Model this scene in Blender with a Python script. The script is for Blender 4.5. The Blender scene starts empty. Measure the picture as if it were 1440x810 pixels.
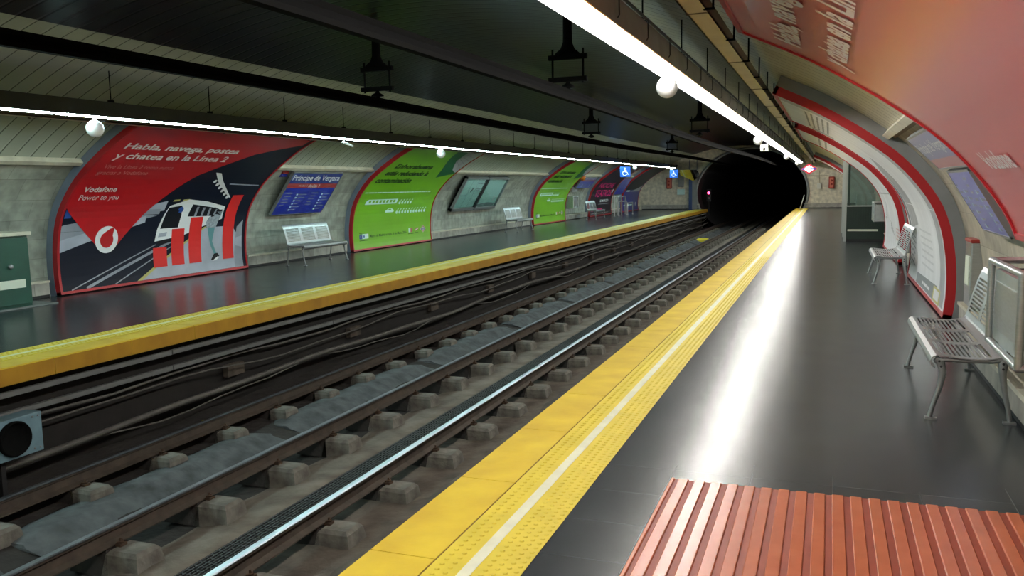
import bpy, bmesh, math, random
from mathutils import Vector, Matrix
random.seed(7)
C = bpy.context.scene.collection
PI = math.pi

# ------------------------------------------------------------------ view
sc = bpy.context.scene
sc.view_settings.view_transform = 'Standard'
sc.view_settings.look = 'None'
sc.view_settings.gamma = 1
sc.view_settings.use_curve_mapping = False
sc.view_settings.exposure = 0.0
cam = bpy.data.cameras.new('camera'); camo = bpy.data.objects.new('camera', cam); C.objects.link(camo)
cam.sensor_width = 36; cam.lens = 36 * 1180 / 1440; cam.clip_start = 0.05; cam.clip_end = 300
def setup_camera():
    f = 1180.0
    Y = Vector((446, 255.5 - 405, f)).normalized()
    t = math.tan(math.radians(1.1)); v0 = (255.5 - 405) + 446 * t
    n = Vector((t, 1, -v0 / f)).normalized(); Z = -n
    X = Y.cross(Z).normalized()
    right = Vector((X.x, Y.x, Z.x)); down = Vector((X.y, Y.y, Z.y)); fwd = Vector((X.z, Y.z, Z.z))
    m = Matrix((right, -down, -fwd)).transposed().to_4x4()
    m.translation = (0, 0, 1.6); camo.matrix_world = m
setup_camera(); sc.camera = camo
w = bpy.data.worlds.new('world'); sc.world = w; w.use_nodes = True
w.node_tree.nodes['Background'].inputs[0].default_value = (0, 0, 0, 1)

# ------------------------------------------------------------------ materials
def mat(name, col, rough=.5, metal=0., var=0., scale=4., col2=None, bump=0., bscale=30., spec=.5, emit=0., ecol=None, rvar=0., stretch=(1,1,1), detail=6):
    m = bpy.data.materials.new(name); m.use_nodes = True
    nt = m.node_tree; b = nt.nodes['Principled BSDF']
    b.inputs['Base Color'].default_value = (*col, 1); b.inputs['Roughness'].default_value = rough
    b.inputs['Metallic'].default_value = metal; b.inputs['Specular IOR Level'].default_value = spec
    if emit:
        b.inputs['Emission Color'].default_value = (*(ecol or col), 1); b.inputs['Emission Strength'].default_value = emit
    if var or bump or rvar:
        tc = nt.nodes.new('ShaderNodeTexCoord'); mp = nt.nodes.new('ShaderNodeMapping'); mp.inputs['Scale'].default_value = stretch
        nt.links.new(tc.outputs['Object'], mp.inputs[0])
    if var or rvar:
        no = nt.nodes.new('ShaderNodeTexNoise'); no.inputs['Scale'].default_value = scale; no.inputs['Detail'].default_value = detail
        nt.links.new(mp.outputs[0], no.inputs['Vector'])
    if var:
        r = nt.nodes.new('ShaderNodeMapRange'); r.inputs[1].default_value = .3; r.inputs[2].default_value = .7
        nt.links.new(no.outputs['Fac'], r.inputs[0])
        mx = nt.nodes.new('ShaderNodeMix'); mx.data_type = 'RGBA'
        c2 = col2 or tuple(max(0, c * (1 - var)) for c in col)
        mx.inputs[6].default_value = (*c2, 1); mx.inputs[7].default_value = (*col, 1)
        nt.links.new(r.outputs[0], mx.inputs[0]); nt.links.new(mx.outputs[2], b.inputs['Base Color'])
    if rvar:
        r2 = nt.nodes.new('ShaderNodeMapRange'); r2.inputs[3].default_value = max(.02, rough - rvar); r2.inputs[4].default_value = rough + rvar
        nt.links.new(no.outputs['Fac'], r2.inputs[0]); nt.links.new(r2.outputs[0], b.inputs['Roughness'])
    if bump:
        n2 = nt.nodes.new('ShaderNodeTexNoise'); n2.inputs['Scale'].default_value = bscale; n2.inputs['Detail'].default_value = 8
        nt.links.new(mp.outputs[0], n2.inputs['Vector'])
        bp = nt.nodes.new('ShaderNodeBump'); bp.inputs['Strength'].default_value = bump; bp.inputs['Distance'].default_value = .02
        nt.links.new(n2.outputs['Fac'], bp.inputs['Height']); nt.links.new(bp.outputs[0], b.inputs['Normal'])
    return m

def nodes_of(m): return m.node_tree, m.node_tree.nodes['Principled BSDF']

def slat_mat(name, ca, cb, cg, spec=.5):
    m = mat(name, ca, .38, 0, spec=spec)
    nt, b = nodes_of(m); N = nt.nodes.new; L = nt.links.new
    tc = N('ShaderNodeTexCoord'); sp = N('ShaderNodeSeparateXYZ'); L(tc.outputs['Object'], sp.inputs[0])
    dv = N('ShaderNodeMath'); dv.operation = 'DIVIDE'; dv.inputs[1].default_value = .26; L(sp.outputs['Y'], dv.inputs[0])
    fr = N('ShaderNodeMath'); fr.operation = 'FRACT'; L(dv.outputs[0], fr.inputs[0])
    fl = N('ShaderNodeMath'); fl.operation = 'FLOOR'; L(dv.outputs[0], fl.inputs[0])
    wn = N('ShaderNodeTexWhiteNoise'); wn.noise_dimensions = '1D'; L(fl.outputs[0], wn.inputs['W'])
    lt = N('ShaderNodeMath'); lt.operation = 'LESS_THAN'; lt.inputs[1].default_value = .065; L(fr.outputs[0], lt.inputs[0])
    mp = N('ShaderNodeMapping'); mp.inputs['Scale'].default_value = (1.2, .3, 1.2); L(tc.outputs['Object'], mp.inputs[0])
    no = N('ShaderNodeTexNoise'); no.inputs['Scale'].default_value = 2.; no.inputs['Detail'].default_value = 5; L(mp.outputs[0], no.inputs['Vector'])
    ad = N('ShaderNodeMath'); ad.operation = 'ADD'; L(no.outputs['Fac'], ad.inputs[0])
    ml = N('ShaderNodeMath'); ml.operation = 'MULTIPLY'; ml.inputs[1].default_value = .35; L(wn.outputs['Value'], ml.inputs[0]); L(ml.outputs[0], ad.inputs[1])
    rp = N('ShaderNodeMapRange'); rp.inputs[1].default_value = .3; rp.inputs[2].default_value = 1.; L(ad.outputs[0], rp.inputs[0])
    mx = N('ShaderNodeMix'); mx.data_type = 'RGBA'; mx.inputs[6].default_value = (*ca, 1); mx.inputs[7].default_value = (*cb, 1); L(rp.outputs[0], mx.inputs[0])
    m2 = N('ShaderNodeMix'); m2.data_type = 'RGBA'; m2.inputs[7].default_value = (*cg, 1); L(mx.outputs[2], m2.inputs[6]); L(lt.outputs[0], m2.inputs[0])
    L(m2.outputs[2], b.inputs['Base Color'])
    pp = N('ShaderNodeMath'); pp.operation = 'PINGPONG'; pp.inputs[1].default_value = .5; L(fr.outputs[0], pp.inputs[0])
    sm = N('ShaderNodeMath'); sm.operation = 'MINIMUM'; sm.inputs[1].default_value = .12; L(pp.outputs[0], sm.inputs[0])
    bp = N('ShaderNodeBump'); bp.inputs['Strength'].default_value = .5; bp.inputs['Distance'].default_value = .1; L(sm.outputs[0], bp.inputs['Height'])
    L(bp.outputs[0], b.inputs['Normal'])
    return m

def stone_mat(name, ca, cb, mortar, axis='YZ', bw=.62, bh=.31):
    m = mat(name, ca, .55); nt, b = nodes_of(m); N = nt.nodes.new; L = nt.links.new
    tc = N('ShaderNodeTexCoord'); sp = N('ShaderNodeSeparateXYZ'); L(tc.outputs['Object'], sp.inputs[0])
    cb_ = N('ShaderNodeCombineXYZ'); L(sp.outputs[axis[0]], cb_.inputs[0]); L(sp.outputs[axis[1]], cb_.inputs[1])
    br = N('ShaderNodeTexBrick'); br.inputs['Scale'].default_value = 1; br.inputs['Brick Width'].default_value = bw; br.inputs['Row Height'].default_value = bh
    br.inputs['Mortar Size'].default_value = .003; br.inputs['Bias'].default_value = 0
    br.inputs['Color1'].default_value = (*ca, 1); br.inputs['Color2'].default_value = (*cb, 1); br.inputs['Mortar'].default_value = (*mortar, 1)
    L(cb_.outputs[0], br.inputs['Vector'])
    no = N('ShaderNodeTexNoise'); no.inputs['Scale'].default_value = 5; no.inputs['Detail'].default_value = 8; L(tc.outputs['Object'], no.inputs['Vector'])
    rp = N('ShaderNodeMapRange'); rp.inputs[1].default_value = .3; rp.inputs[2].default_value = .75; rp.inputs[3].default_value = .6; rp.inputs[4].default_value = 1.1; L(no.outputs['Fac'], rp.inputs[0])
    mx = N('ShaderNodeMix'); mx.data_type = 'RGBA'; mx.blend_type = 'MULTIPLY'; mx.inputs[0].default_value = 1; L(br.outputs['Color'], mx.inputs[6]); L(rp.outputs[0], mx.inputs[7])
    L(mx.outputs[2], b.inputs['Base Color'])
    return m

def tile_mat(name, ca, cb, grout, size, rough, ox=0., oy=0., rv=.06):
    m = mat(name, ca, rough); nt, b = nodes_of(m); N = nt.nodes.new; L = nt.links.new
    tc = N('ShaderNodeTexCoord'); mp = N('ShaderNodeMapping'); mp.inputs['Location'].default_value = (ox, oy, 0); L(tc.outputs['Object'], mp.inputs[0])
    br = N('ShaderNodeTexBrick'); br.offset = 0; br.inputs['Scale'].default_value = 1; br.inputs['Brick Width'].default_value = size; br.inputs['Row Height'].default_value = size
    br.inputs['Mortar Size'].default_value = .0018; br.inputs['Mortar Smooth'].default_value = .2
    br.inputs['Color1'].default_value = (*ca, 1); br.inputs['Color2'].default_value = (*cb, 1); br.inputs['Mortar'].default_value = (*grout, 1)
    L(mp.outputs[0], br.inputs['Vector'])
    no = N('ShaderNodeTexNoise'); no.inputs['Scale'].default_value = 3; no.inputs['Detail'].default_value = 9; L(tc.outputs['Object'], no.inputs['Vector'])
    rp = N('ShaderNodeMapRange'); rp.inputs[1].default_value = .3; rp.inputs[2].default_value = .75; rp.inputs[3].default_value = .90; rp.inputs[4].default_value = 1.06; L(no.outputs['Fac'], rp.inputs[0])
    mx = N('ShaderNodeMix'); mx.data_type = 'RGBA'; mx.blend_type = 'MULTIPLY'; mx.inputs[0].default_value = 1; L(br.outputs['Color'], mx.inputs[6]); L(rp.outputs[0], mx.inputs[7])
    L(mx.outputs[2], b.inputs['Base Color'])
    r2 = N('ShaderNodeMapRange'); r2.inputs[1].default_value = .3; r2.inputs[2].default_value = .7; r2.inputs[3].default_value = rough - rv; r2.inputs[4].default_value = rough + rv; L(no.outputs['Fac'], r2.inputs[0])
    L(r2.outputs[0], b.inputs['Roughness'])
    return m

M = {}
M['slat'] = slat_mat('slat panels', (.37, .37, .29), (.52, .52, .43), (.10, .095, .075))
M['slat_dark'] = slat_mat('darker slat colour over the tracks', (.012, .013, .017), (.017, .019, .024), (.006, .006, .007), .12)  # much darker slat colour for the middle of the vault
M['stone'] = stone_mat('stone blocks', (.50, .45, .35), (.36, .32, .245), (.25, .22, .17))
M['stone_l'] = stone_mat('stone blocks with cool light tint', (.42, .44, .37), (.30, .315, .265), (.22, .22, .18))  # cool light of the left lamps put into the stone colour
M['slat_l'] = slat_mat('slat panels with cool light tint', (.33, .36, .29), (.45, .49, .40), (.09, .095, .075), .3)  # slat colour shifted cool to carry the left lamps' light
M['stone_end'] = stone_mat('end wall render', (.84, .77, .60), (.80, .73, .57), (.66, .6, .47), 'XZ', 2.2, 1.1)
M['plinth'] = stone_mat('plinth stone', (.50, .47, .41), (.33, .31, .27), (.15, .14, .12), 'YZ', .55, .4)
M['cream'] = mat('cream ledge', (.62, .58, .46), .45, var=.25, scale=6)
M['floor'] = tile_mat('dark floor tiles', (.022, .026, .029), (.028, .032, .035), (.07, .075, .077), .4175, .25, .36, -.01, .012)
M['yellow'] = mat('yellow coping paint', (.78, .57, .035), .42, var=.3, scale=3.2, col2=(.62, .40, .02), bump=.08, bscale=25)
M['yellow_face'] = mat('yellow face with painted light', (.52, .28, .012), .55, var=.6, scale=3, col2=(.36, .18, .008), bump=.1, stretch=(1, 1, .6))  # front face coloured darker and more orange for how light falls on it
M['tactile'] = mat('tactile yellow', (.76, .60, .045), .45, var=.15, scale=5)
M['whiteline'] = mat('white line', (.80, .80, .62), .5, var=.15, scale=9)
M['domes'] = mat('tactile dome', (.60, .46, .03), .5)
M['joint'] = mat('dirty joint', (.16, .10, .02), .8)
M['orange'] = mat('terracotta ribbed tile', (.54, .15, .065), .26, var=.12, scale=7, col2=(.47, .12, .05), spec=.8)
M['orange_dark'] = mat('terracotta groove', (.30, .06, .028), .5, var=.2, scale=8)
M['bed_brown'] = mat('brown ballast slab', (.12, .098, .075), .9, var=.6, scale=4, col2=(.05, .04, .031), bump=.6, bscale=14)
M['bed_pale'] = mat('pale ballast slab', (.20, .185, .15), .85, var=.55, scale=3, col2=(.085, .07, .052), bump=.4, bscale=18)
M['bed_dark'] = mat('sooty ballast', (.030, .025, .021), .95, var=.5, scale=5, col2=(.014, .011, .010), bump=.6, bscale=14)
M['hump'] = mat('grey concrete', (.10, .113, .12), .8, var=.5, scale=5, col2=(.032, .035, .036), bump=.5, bscale=12)
M['block'] = mat('block concrete', (.19, .183, .155), .85, var=.5, scale=9, col2=(.095, .088, .074), bump=.4, bscale=30)
M['rust'] = mat('rail rust', (.070, .052, .037), .75, var=.5, scale=8, col2=(.035, .026, .019), bump=.15)
M['railtop'] = mat('worn rail head', (.20, .21, .23), .38, metal=.85, var=.3, scale=10)
M['railshine'] = mat('polished rail head', (.62, .68, .74), .30, metal=1)
M['clip'] = mat('rail clip', (.10, .06, .035), .7, metal=.3, var=.5, scale=30)
M['grate'] = mat('drain grating', (.035, .037, .038), .5, metal=.3)
M['black'] = mat('black', (.012, .012, .013), .6)
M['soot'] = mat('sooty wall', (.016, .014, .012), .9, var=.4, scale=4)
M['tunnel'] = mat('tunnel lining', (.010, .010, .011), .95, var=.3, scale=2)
M['conduit'] = mat('grey cable tray', (.17, .18, .175), .6, var=.25, scale=5)
M['cable'] = mat('cable', (.13, .125, .11), .6, var=.4, scale=6)
M['housing'] = mat('lamp housing', (.46, .46, .43), .5, var=.25, scale=4)
M['housing_d'] = mat('lamp housing dark', (.035, .037, .035), .55, var=.3, scale=4)
M['reflector'] = mat('white reflector', (.40, .40, .385), .7, spec=.1)
M['lip'] = mat('lamp lip', (.42, .41, .37), .5)
M['tray'] = mat('beige tray', (.58, .50, .35), .45, var=.2, scale=3)
M['tray_d'] = mat('tray side and ledge shadow', (.16, .125, .08), .6)
M['globe'] = mat('white globe', (.85, .85, .85), .35)
M['steel'] = mat('bench steel', (.46, .47, .475), .36, metal=.85, rvar=.06, scale=14)
M['steel_leg'] = mat('cast leg', (.36, .37, .37), .4, metal=.8, var=.2, scale=12)
M['stainless'] = mat('brushed stainless', (.50, .52, .52), .33, metal=.9, var=.15, scale=12, stretch=(1, 1, 8))
M['binpanel'] = mat('bin panel', (.42, .47, .46), .35, metal=.6, var=.2, scale=8)
M['red'] = mat('frame red', (.42, .012, .018), .35)
M['grey'] = mat('frame grey', (.24, .25, .255), .5, var=.15, scale=5)
M['greyblue'] = mat('frame blue grey', (.20, .24, .31), .5, var=.15, scale=5)
M['p_red'] = mat('print red', (.50, .010, .014), .33, var=.0)
M['p_red2'] = mat('print red vinyl', (.50, .012, .016), .5)
M['p_red2'].node_tree.nodes['Principled BSDF'].inputs['Coat Weight'].default_value = 1
M['p_red2'].node_tree.nodes['Principled BSDF'].inputs['Coat Roughness'].default_value = .30
M['p_red2'].node_tree.nodes['Principled BSDF'].inputs['Coat IOR'].default_value = 1.8
M['p_bar'] = mat('print bright red', (.75, .02, .018), .4)
M['p_white'] = mat('print white', (.80, .80, .80), .4)
M['p_text'] = mat('print pale text', (.72, .66, .64), .4)
M['p_faint'] = mat('print faint text', (.60, .20, .19), .4)
M['p_navy'] = mat('print navy', (.006, .009, .02), .4, spec=.2)
M['p_grey'] = mat('print grey', (.33, .35, .40), .4, var=.3, scale=2)
M['p_pale'] = mat('print pale lilac', (.46, .48, .56), .4, var=.25, scale=2)
M['p_teal'] = mat('print teal', (.12, .30, .32), .4)
M['p_shirt'] = mat('print shirt', (.45, .50, .55), .4, var=.5, scale=25)
M['p_dark'] = mat('print dark', (.008, .008, .012), .4, spec=.2)
M['p_blue'] = mat('print blue', (.02, .07, .30), .4)
M['p_yel'] = mat('print yellow', (.50, .46, .14), .4)
M['p_green'] = mat('print green', (.20, .50, .012), .35, var=.12, scale=1)
M['p_dgreen'] = mat('print dark green', (.008, .05, .008), .5)
M['p_curl'] = mat('print curl green', (.01, .13, .045), .4)
M['p_aqua'] = mat('print pale aqua', (.62, .85, .80), .4)
M['p_pink'] = mat('print pink', (.75, .03, .20), .4)
M['p_black'] = mat('print plum black', (.022, .012, .022), .33)
M['p_royal'] = mat('print royal blue', (.012, .018, .20), .35)
M['p_paper'] = mat('print paper', (.82, .83, .85), .35, var=.18, scale=.9, stretch=(1, 3, .6))
M['p_pgrey'] = mat('print soft grey', (.42, .43, .45), .4, var=.3, scale=3)
M['p_light'] = mat('print light grey', (.60, .61, .63), .4)
M['p_line'] = mat('print sketch line', (.22, .24, .25), .5)
M['sign_blue'] = mat('sign blue', (.010, .025, .42), .3)
M['sign_navy'] = mat('sign title blue', (.012, .03, .25), .3)
M['sign_red'] = mat('sign red', (.42, .03, .03), .35)
M['alu'] = mat('sign aluminium', (.30, .31, .31), .4, metal=.6)
M['dgreen'] = mat('green door', (.010, .075, .050), .4, var=.25, scale=5)
M['kiosk'] = mat('kiosk green', (.010, .030, .020), .45, var=.25, scale=5)
M['kpost'] = mat('kiosk post', (.42, .44, .41), .45)
M['label'] = mat('label plate', (.66, .70, .58), .5)
M['signalplate'] = mat('pale blue plate', (.20, .34, .40), .5, var=.25, scale=7)
M['hose'] = mat('hose box red', (.30, .02, .015), .4)
M['hosed'] = mat('hose reel', (.62, .16, .10), .5)
M['boxwhite'] = mat('switch box', (.70, .68, .60), .5)
M['doorblue'] = mat('blue door', (.03, .06, .17), .45)
M['catenary'] = mat('catenary bar', (.005, .005, .005), .9, spec=.05)
M['frameblk'] = mat('hanger black', (.005, .0055, .0055), .9, spec=.08)
M['acc'] = mat('access blue', (.012, .13, .62), .4, emit=.35, ecol=(.012, .15, .75))
M['accw'] = mat('access white', (.8, .85, .9), .4, emit=.7, ecol=(.8, .9, 1))
M['rw'] = mat('roundel white', (.85, .85, .85), .4, emit=1.2, ecol=(1, 1, 1))
M['rr'] = mat('roundel red', (.6, .01, .04), .4, emit=.35)
M['rb'] = mat('roundel blue', (.03, .06, .45), .4, emit=.3)
M['sred'] = mat('signal red lens', (.9, .03, .1), .3, emit=9., ecol=(1, .05, .16))
M['yreflect'] = mat('yellow marker', (.75, .65, .05), .4)
M['paper'] = mat('paper litter', (.75, .75, .74), .6)
M['orangelamp'] = mat('orange beacon', (.65, .20, .02), .4)
M['mirror'] = mat('mirror glass', (.42, .41, .40), .04, metal=1)
for k in ('sign_blue', 'sign_navy', 'sign_red'):
    b_ = M[k].node_tree.nodes['Principled BSDF']; b_.inputs['Coat Weight'].default_value = 1; b_.inputs['Coat Roughness'].default_value = .30; b_.inputs['Coat IOR'].default_value = 1.7
M['tubeR'] = mat('right tube', (1, 1, 1), .4, emit=1., ecol=(1, .975, .92))
M['tubeL'] = mat('left tube', (1, 1, 1), .4, emit=1., ecol=(.66, 1., 1.))
for k, s in (('tubeR', 195.), ('tubeL', 120.)):
    M[k].node_tree.nodes['Principled BSDF'].inputs['Emission Strength'].default_value = s
def glass_mat(name, tint, rough=.03):
    m = mat(name, tint, rough); nt, b = nodes_of(m); N = nt.nodes.new; L = nt.links.new
    out = nt.nodes['Material Output']; tr = N('ShaderNodeBsdfTransparent'); tr.inputs[0].default_value = (*tint, 1)
    gl = N('ShaderNodeBsdfGlossy'); gl.inputs['Roughness'].default_value = rough
    fr = N('ShaderNodeLayerWeight'); pw = N('ShaderNodeMath'); pw.operation = 'POWER'; pw.inputs[1].default_value = 4; L(fr.outputs['Facing'], pw.inputs[0]); ad = N('ShaderNodeMath'); ad.operation = 'MULTIPLY_ADD'; ad.inputs[1].default_value = .6; ad.inputs[2].default_value = .05; L(pw.outputs[0], ad.inputs[0])
    mx = N('ShaderNodeMixShader'); L(ad.outputs[0], mx.inputs[0]); L(tr.outputs[0], mx.inputs[1]); L(gl.outputs[0], mx.inputs[2]); L(mx.outputs[0], out.inputs[0])
    return m
M['glass'] = glass_mat('clear pane', (.80, .88, .86))
def tint_mat(name, tint):
    m = mat(name, tint, .4); nt, b = nodes_of(m); out = nt.nodes['Material Output']
    tr = nt.nodes.new('ShaderNodeBsdfTransparent'); tr.inputs[0].default_value = (*tint, 1)
    nt.links.new(tr.outputs[0], out.inputs[0]); return m
M['amber'] = tint_mat('added light tint strip', (.80, .50, .07))

# ------------------------------------------------------------------ mesh builder
class MB:
    def __init__(s): s.v = []; s.f = []; s.mi = []; s.mats = []; s.sm = []
    def m(s, k):
        if k not in s.mats: s.mats.append(k)
        return s.mats.index(k)
    def add(s, vs, fs, k, smooth=False):
        o = len(s.v); i = s.m(k); s.v += [tuple(v) for v in vs]
        for f in fs: s.f.append([o + a for a in f]); s.mi.append(i); s.sm.append(smooth)
    def box(s, a, b, k):
        x0, y0, z0 = (min(a[i], b[i]) for i in range(3)); x1, y1, z1 = (max(a[i], b[i]) for i in range(3))
        s.hexa([(x0, y0, z0), (x1, y0, z0), (x1, y1, z0), (x0, y1, z0), (x0, y0, z1), (x1, y0, z1), (x1, y1, z1), (x0, y1, z1)], k)
    def hexa(s, v, k): s.add(v, [(0, 3, 2, 1), (4, 5, 6, 7), (0, 1, 5, 4), (1, 2, 6, 5), (2, 3, 7, 6), (3, 0, 4, 7)], k)
    def cbox(s, a, b, k, c=.01):                        # box with chamfered top edges
        x0, y0, z0 = a; x1, y1, z1 = b
        s.add([(x0, y0, z0), (x1, y0, z0), (x1, y1, z0), (x0, y1, z0), (x0, y0, z1 - c), (x1, y0, z1 - c), (x1, y1, z1 - c), (x0, y1, z1 - c),
               (x0 + c, y0 + c, z1), (x1 - c, y0 + c, z1), (x1 - c, y1 - c, z1), (x0 + c, y1 - c, z1)],
              [(0, 3, 2, 1), (8, 9, 10, 11)] + [(i, (i + 1) % 4, 4 + (i + 1) % 4, 4 + i) for i in range(4)] + [(4 + i, 4 + (i + 1) % 4, 8 + (i + 1) % 4, 8 + i) for i in range(4)], k)
    def prism_y(s, poly, y0, y1, k, caps=True, smooth=False):   # poly in (x,z)
        n = len(poly); vs = [(x, y0, z) for x, z in poly] + [(x, y1, z) for x, z in poly]
        fs = [(i, (i + 1) % n, n + (i + 1) % n, n + i) for i in range(n)]
        s.add(vs, fs, k, smooth)
        if caps: s.add(vs, [tuple(range(n)), tuple(range(2 * n - 1, n - 1, -1))], k)
    def prism_x(s, poly, x0, x1, k):                    # poly in (y,z)
        n = len(poly); vs = [(x0, y, z) for y, z in poly] + [(x1, y, z) for y, z in poly]
        s.add(vs, [(i, (i + 1) % n, n + (i + 1) % n, n + i) for i in range(n)] + [tuple(range(n)), tuple(range(2 * n - 1, n - 1, -1))], k)
    def tube(s, pts, r, k, n=8, cap=True):
        P = [Vector(p) for p in pts]; R = r if isinstance(r, (list, tuple)) else [r] * len(P)
        rings = []; up0 = None
        for i, p in enumerate(P):
            t = (P[min(i + 1, len(P) - 1)] - P[max(i - 1, 0)]).normalized()
            if up0 is None:
                up0 = Vector((0, 0, 1)) if abs(t.z) < .9 else Vector((1, 0, 0))
            a = t.cross(up0)
            if a.length < 1e-4: a = t.cross(Vector((0, 1, 0)))
            a.normalize(); b = a.cross(t).normalized(); up0 = b
            rr = R[i]; ra, rb = rr if isinstance(rr, tuple) else (rr, rr)
            rings.append([p + a * ra * math.cos(2 * PI * j / n) + b * rb * math.sin(2 * PI * j / n) for j in range(n)])
        vs = [v for q in rings for v in q]
        fs = [(i * n + j, i * n + (j + 1) % n, (i + 1) * n + (j + 1) % n, (i + 1) * n + j) for i in range(len(P) - 1) for j in range(n)]
        s.add(vs, fs, k, True)
        if cap: s.add(vs, [tuple(range(n - 1, -1, -1)), tuple(range(len(vs) - n, len(vs)))], k)
    def lathe(s, prof, c, k, axis='z', n=20):           # prof: (radius, height)
        vs = []
        for r, h in prof:
            for j in range(n):
                a = 2 * PI * j / n; u, v = r * math.cos(a), r * math.sin(a)
                d = {'z': (u, v, h), 'y': (u, h, v), 'x': (h, u, v)}[axis]
                vs.append((c[0] + d[0], c[1] + d[1], c[2] + d[2]))
        fs = [(i * n + j, i * n + (j + 1) % n, (i + 1) * n + (j + 1) % n, (i + 1) * n + j) for i in range(len(prof) - 1) for j in range(n)]
        s.add(vs, fs, k, True)
    def ball(s, c, r, k, n=20, m=12): s.lathe([(max(1e-4, r * math.sin(PI * i / m)), -r * math.cos(PI * i / m)) for i in range(m + 1)], c, k, n=n)
    def build(s, name, parent=None, bevel=0., solid=0.):
        me = bpy.data.meshes.new(name); off = Vector((0, 0, 0)); p = parent
        while p is not None: off += p.location; p = p.parent
        me.from_pydata([(v[0] - off.x, v[1] - off.y, v[2] - off.z) for v in s.v], [], s.f)
        for k in s.mats: me.materials.append(M[k])
        me.polygons.foreach_set('material_index', s.mi); me.polygons.foreach_set('use_smooth', s.sm)
        bm = bmesh.new(); bm.from_mesh(me); bmesh.ops.recalc_face_normals(bm, faces=bm.faces); bm.to_mesh(me); bm.free()
        me.update(); o = bpy.data.objects.new(name, me); C.objects.link(o)
        if parent is not None: o.parent = parent
        if solid:
            q = o.modifiers.new('thickness', 'SOLIDIFY'); q.thickness = solid; q.offset = 0
        if bevel:
            q = o.modifiers.new('edge', 'BEVEL'); q.width = bevel; q.segments = 2; q.limit_method = 'ANGLE'
        return o

def thing(name, label, cat, loc=(0, 0, 0), group=None):
    o = bpy.data.objects.new(name, None); C.objects.link(o); o.location = loc; o.empty_display_size = .1
    return tag(o, label, cat, group)
def tag(o, label, cat, group=None):
    o['label'] = label; o['category'] = cat
    if group: o['group'] = group
    return o
def struct(o): o['kind'] = 'structure'; return o
def copy_tree(o, parent=None):
    c = o.copy(); C.objects.link(c)
    if parent is not None: c.parent = parent
    for ch in [q for q in bpy.data.objects if q.parent == o]: copy_tree(ch, c)
    return c

# ------------------------------------------------------------------ vault profile
XR, XL = 1.38, -11.66
HALF = (XR - XL) / 2; RAD = 9.93; ZC = -6.1; XC = (XR + XL) / 2
PD = [(.045, -.02), (.035, 0), (.008, .2), (0, .42), (.008, .62), (.032, .82), (.08, 1.06), (.18, 1.33), (.365, 1.61), (.60, 1.87), (.83, 2.06), (1.135, 2.275), (1.53, 2.515), (1.945, 2.72)]
for i in range(1, 15):
    d_ = 1.945 + (HALF - 1.945) * i / 14; PD.append((d_, ZC + math.sqrt(RAD ** 2 - (HALF - d_) ** 2)))
SS = [0.]
for i in range(1, len(PD)): SS.append(SS[-1] + math.hypot(PD[i][0] - PD[i - 1][0], PD[i][1] - PD[i - 1][1]))
TT = []
for i in range(len(PD)):
    a, b = max(0, i - 1), min(len(PD) - 1, i + 1); h = SS[b] - SS[a]
    TT.append(((PD[b][0] - PD[a][0]) / h, (PD[b][1] - PD[a][1]) / h))
STOP = SS[-1]
def face(s):
    s = max(0, min(STOP, s)); i = 0
    while i < len(SS) - 2 and SS[i + 1] < s: i += 1
    h = SS[i + 1] - SS[i]; t = (s - SS[i]) / h; t2, t3 = t * t, t * t * t
    H = (2 * t3 - 3 * t2 + 1, t3 - 2 * t2 + t, -2 * t3 + 3 * t2, t3 - t2); D = (6 * t2 - 6 * t, 3 * t2 - 4 * t + 1, -6 * t2 + 6 * t, 3 * t2 - 2 * t)
    p = [H[0] * PD[i][c] + H[1] * h * TT[i][c] + H[2] * PD[i + 1][c] + H[3] * h * TT[i + 1][c] for c in (0, 1)]
    q = [(D[0] * PD[i][c] + D[1] * h * TT[i][c] + D[2] * PD[i + 1][c] + D[3] * h * TT[i + 1][c]) for c in (0, 1)]
    l = math.hypot(*q); q = (q[0] / l, q[1] / l)
    return p[0], p[1], -q[1], q[0]
def pt(side, y, s, off=0.):
    d, z, nd, nz = face(s); d += nd * off; z += nz * off
    return (XR - d if side > 0 else XL + d, y, z)
def srange(a, b, st=.12):
    n = max(1, int(round((b - a) / st))); return [a + (b - a) * i / n for i in range(n + 1)]
def sweep(mb, side, y0, y1, s0, s1, oa, ob, k, st=.12):
    S = srange(s0, s1, st); vs = []
    for s in S: vs += [pt(side, y0, s, oa), pt(side, y1, s, oa), pt(side, y1, s, ob), pt(side, y0, s, ob)]
    n = len(S); fs = [(0, 1, 2, 3), (4 * n - 4, 4 * n - 3, 4 * n - 2, 4 * n - 1)]
    for i in range(n - 1):
        for j in range(4): fs.append((4 * i + j, 4 * i + (j + 1) % 4, 4 * i + 4 + (j + 1) % 4, 4 * i + 4 + j))
    mb.add(vs, fs, k)

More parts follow.
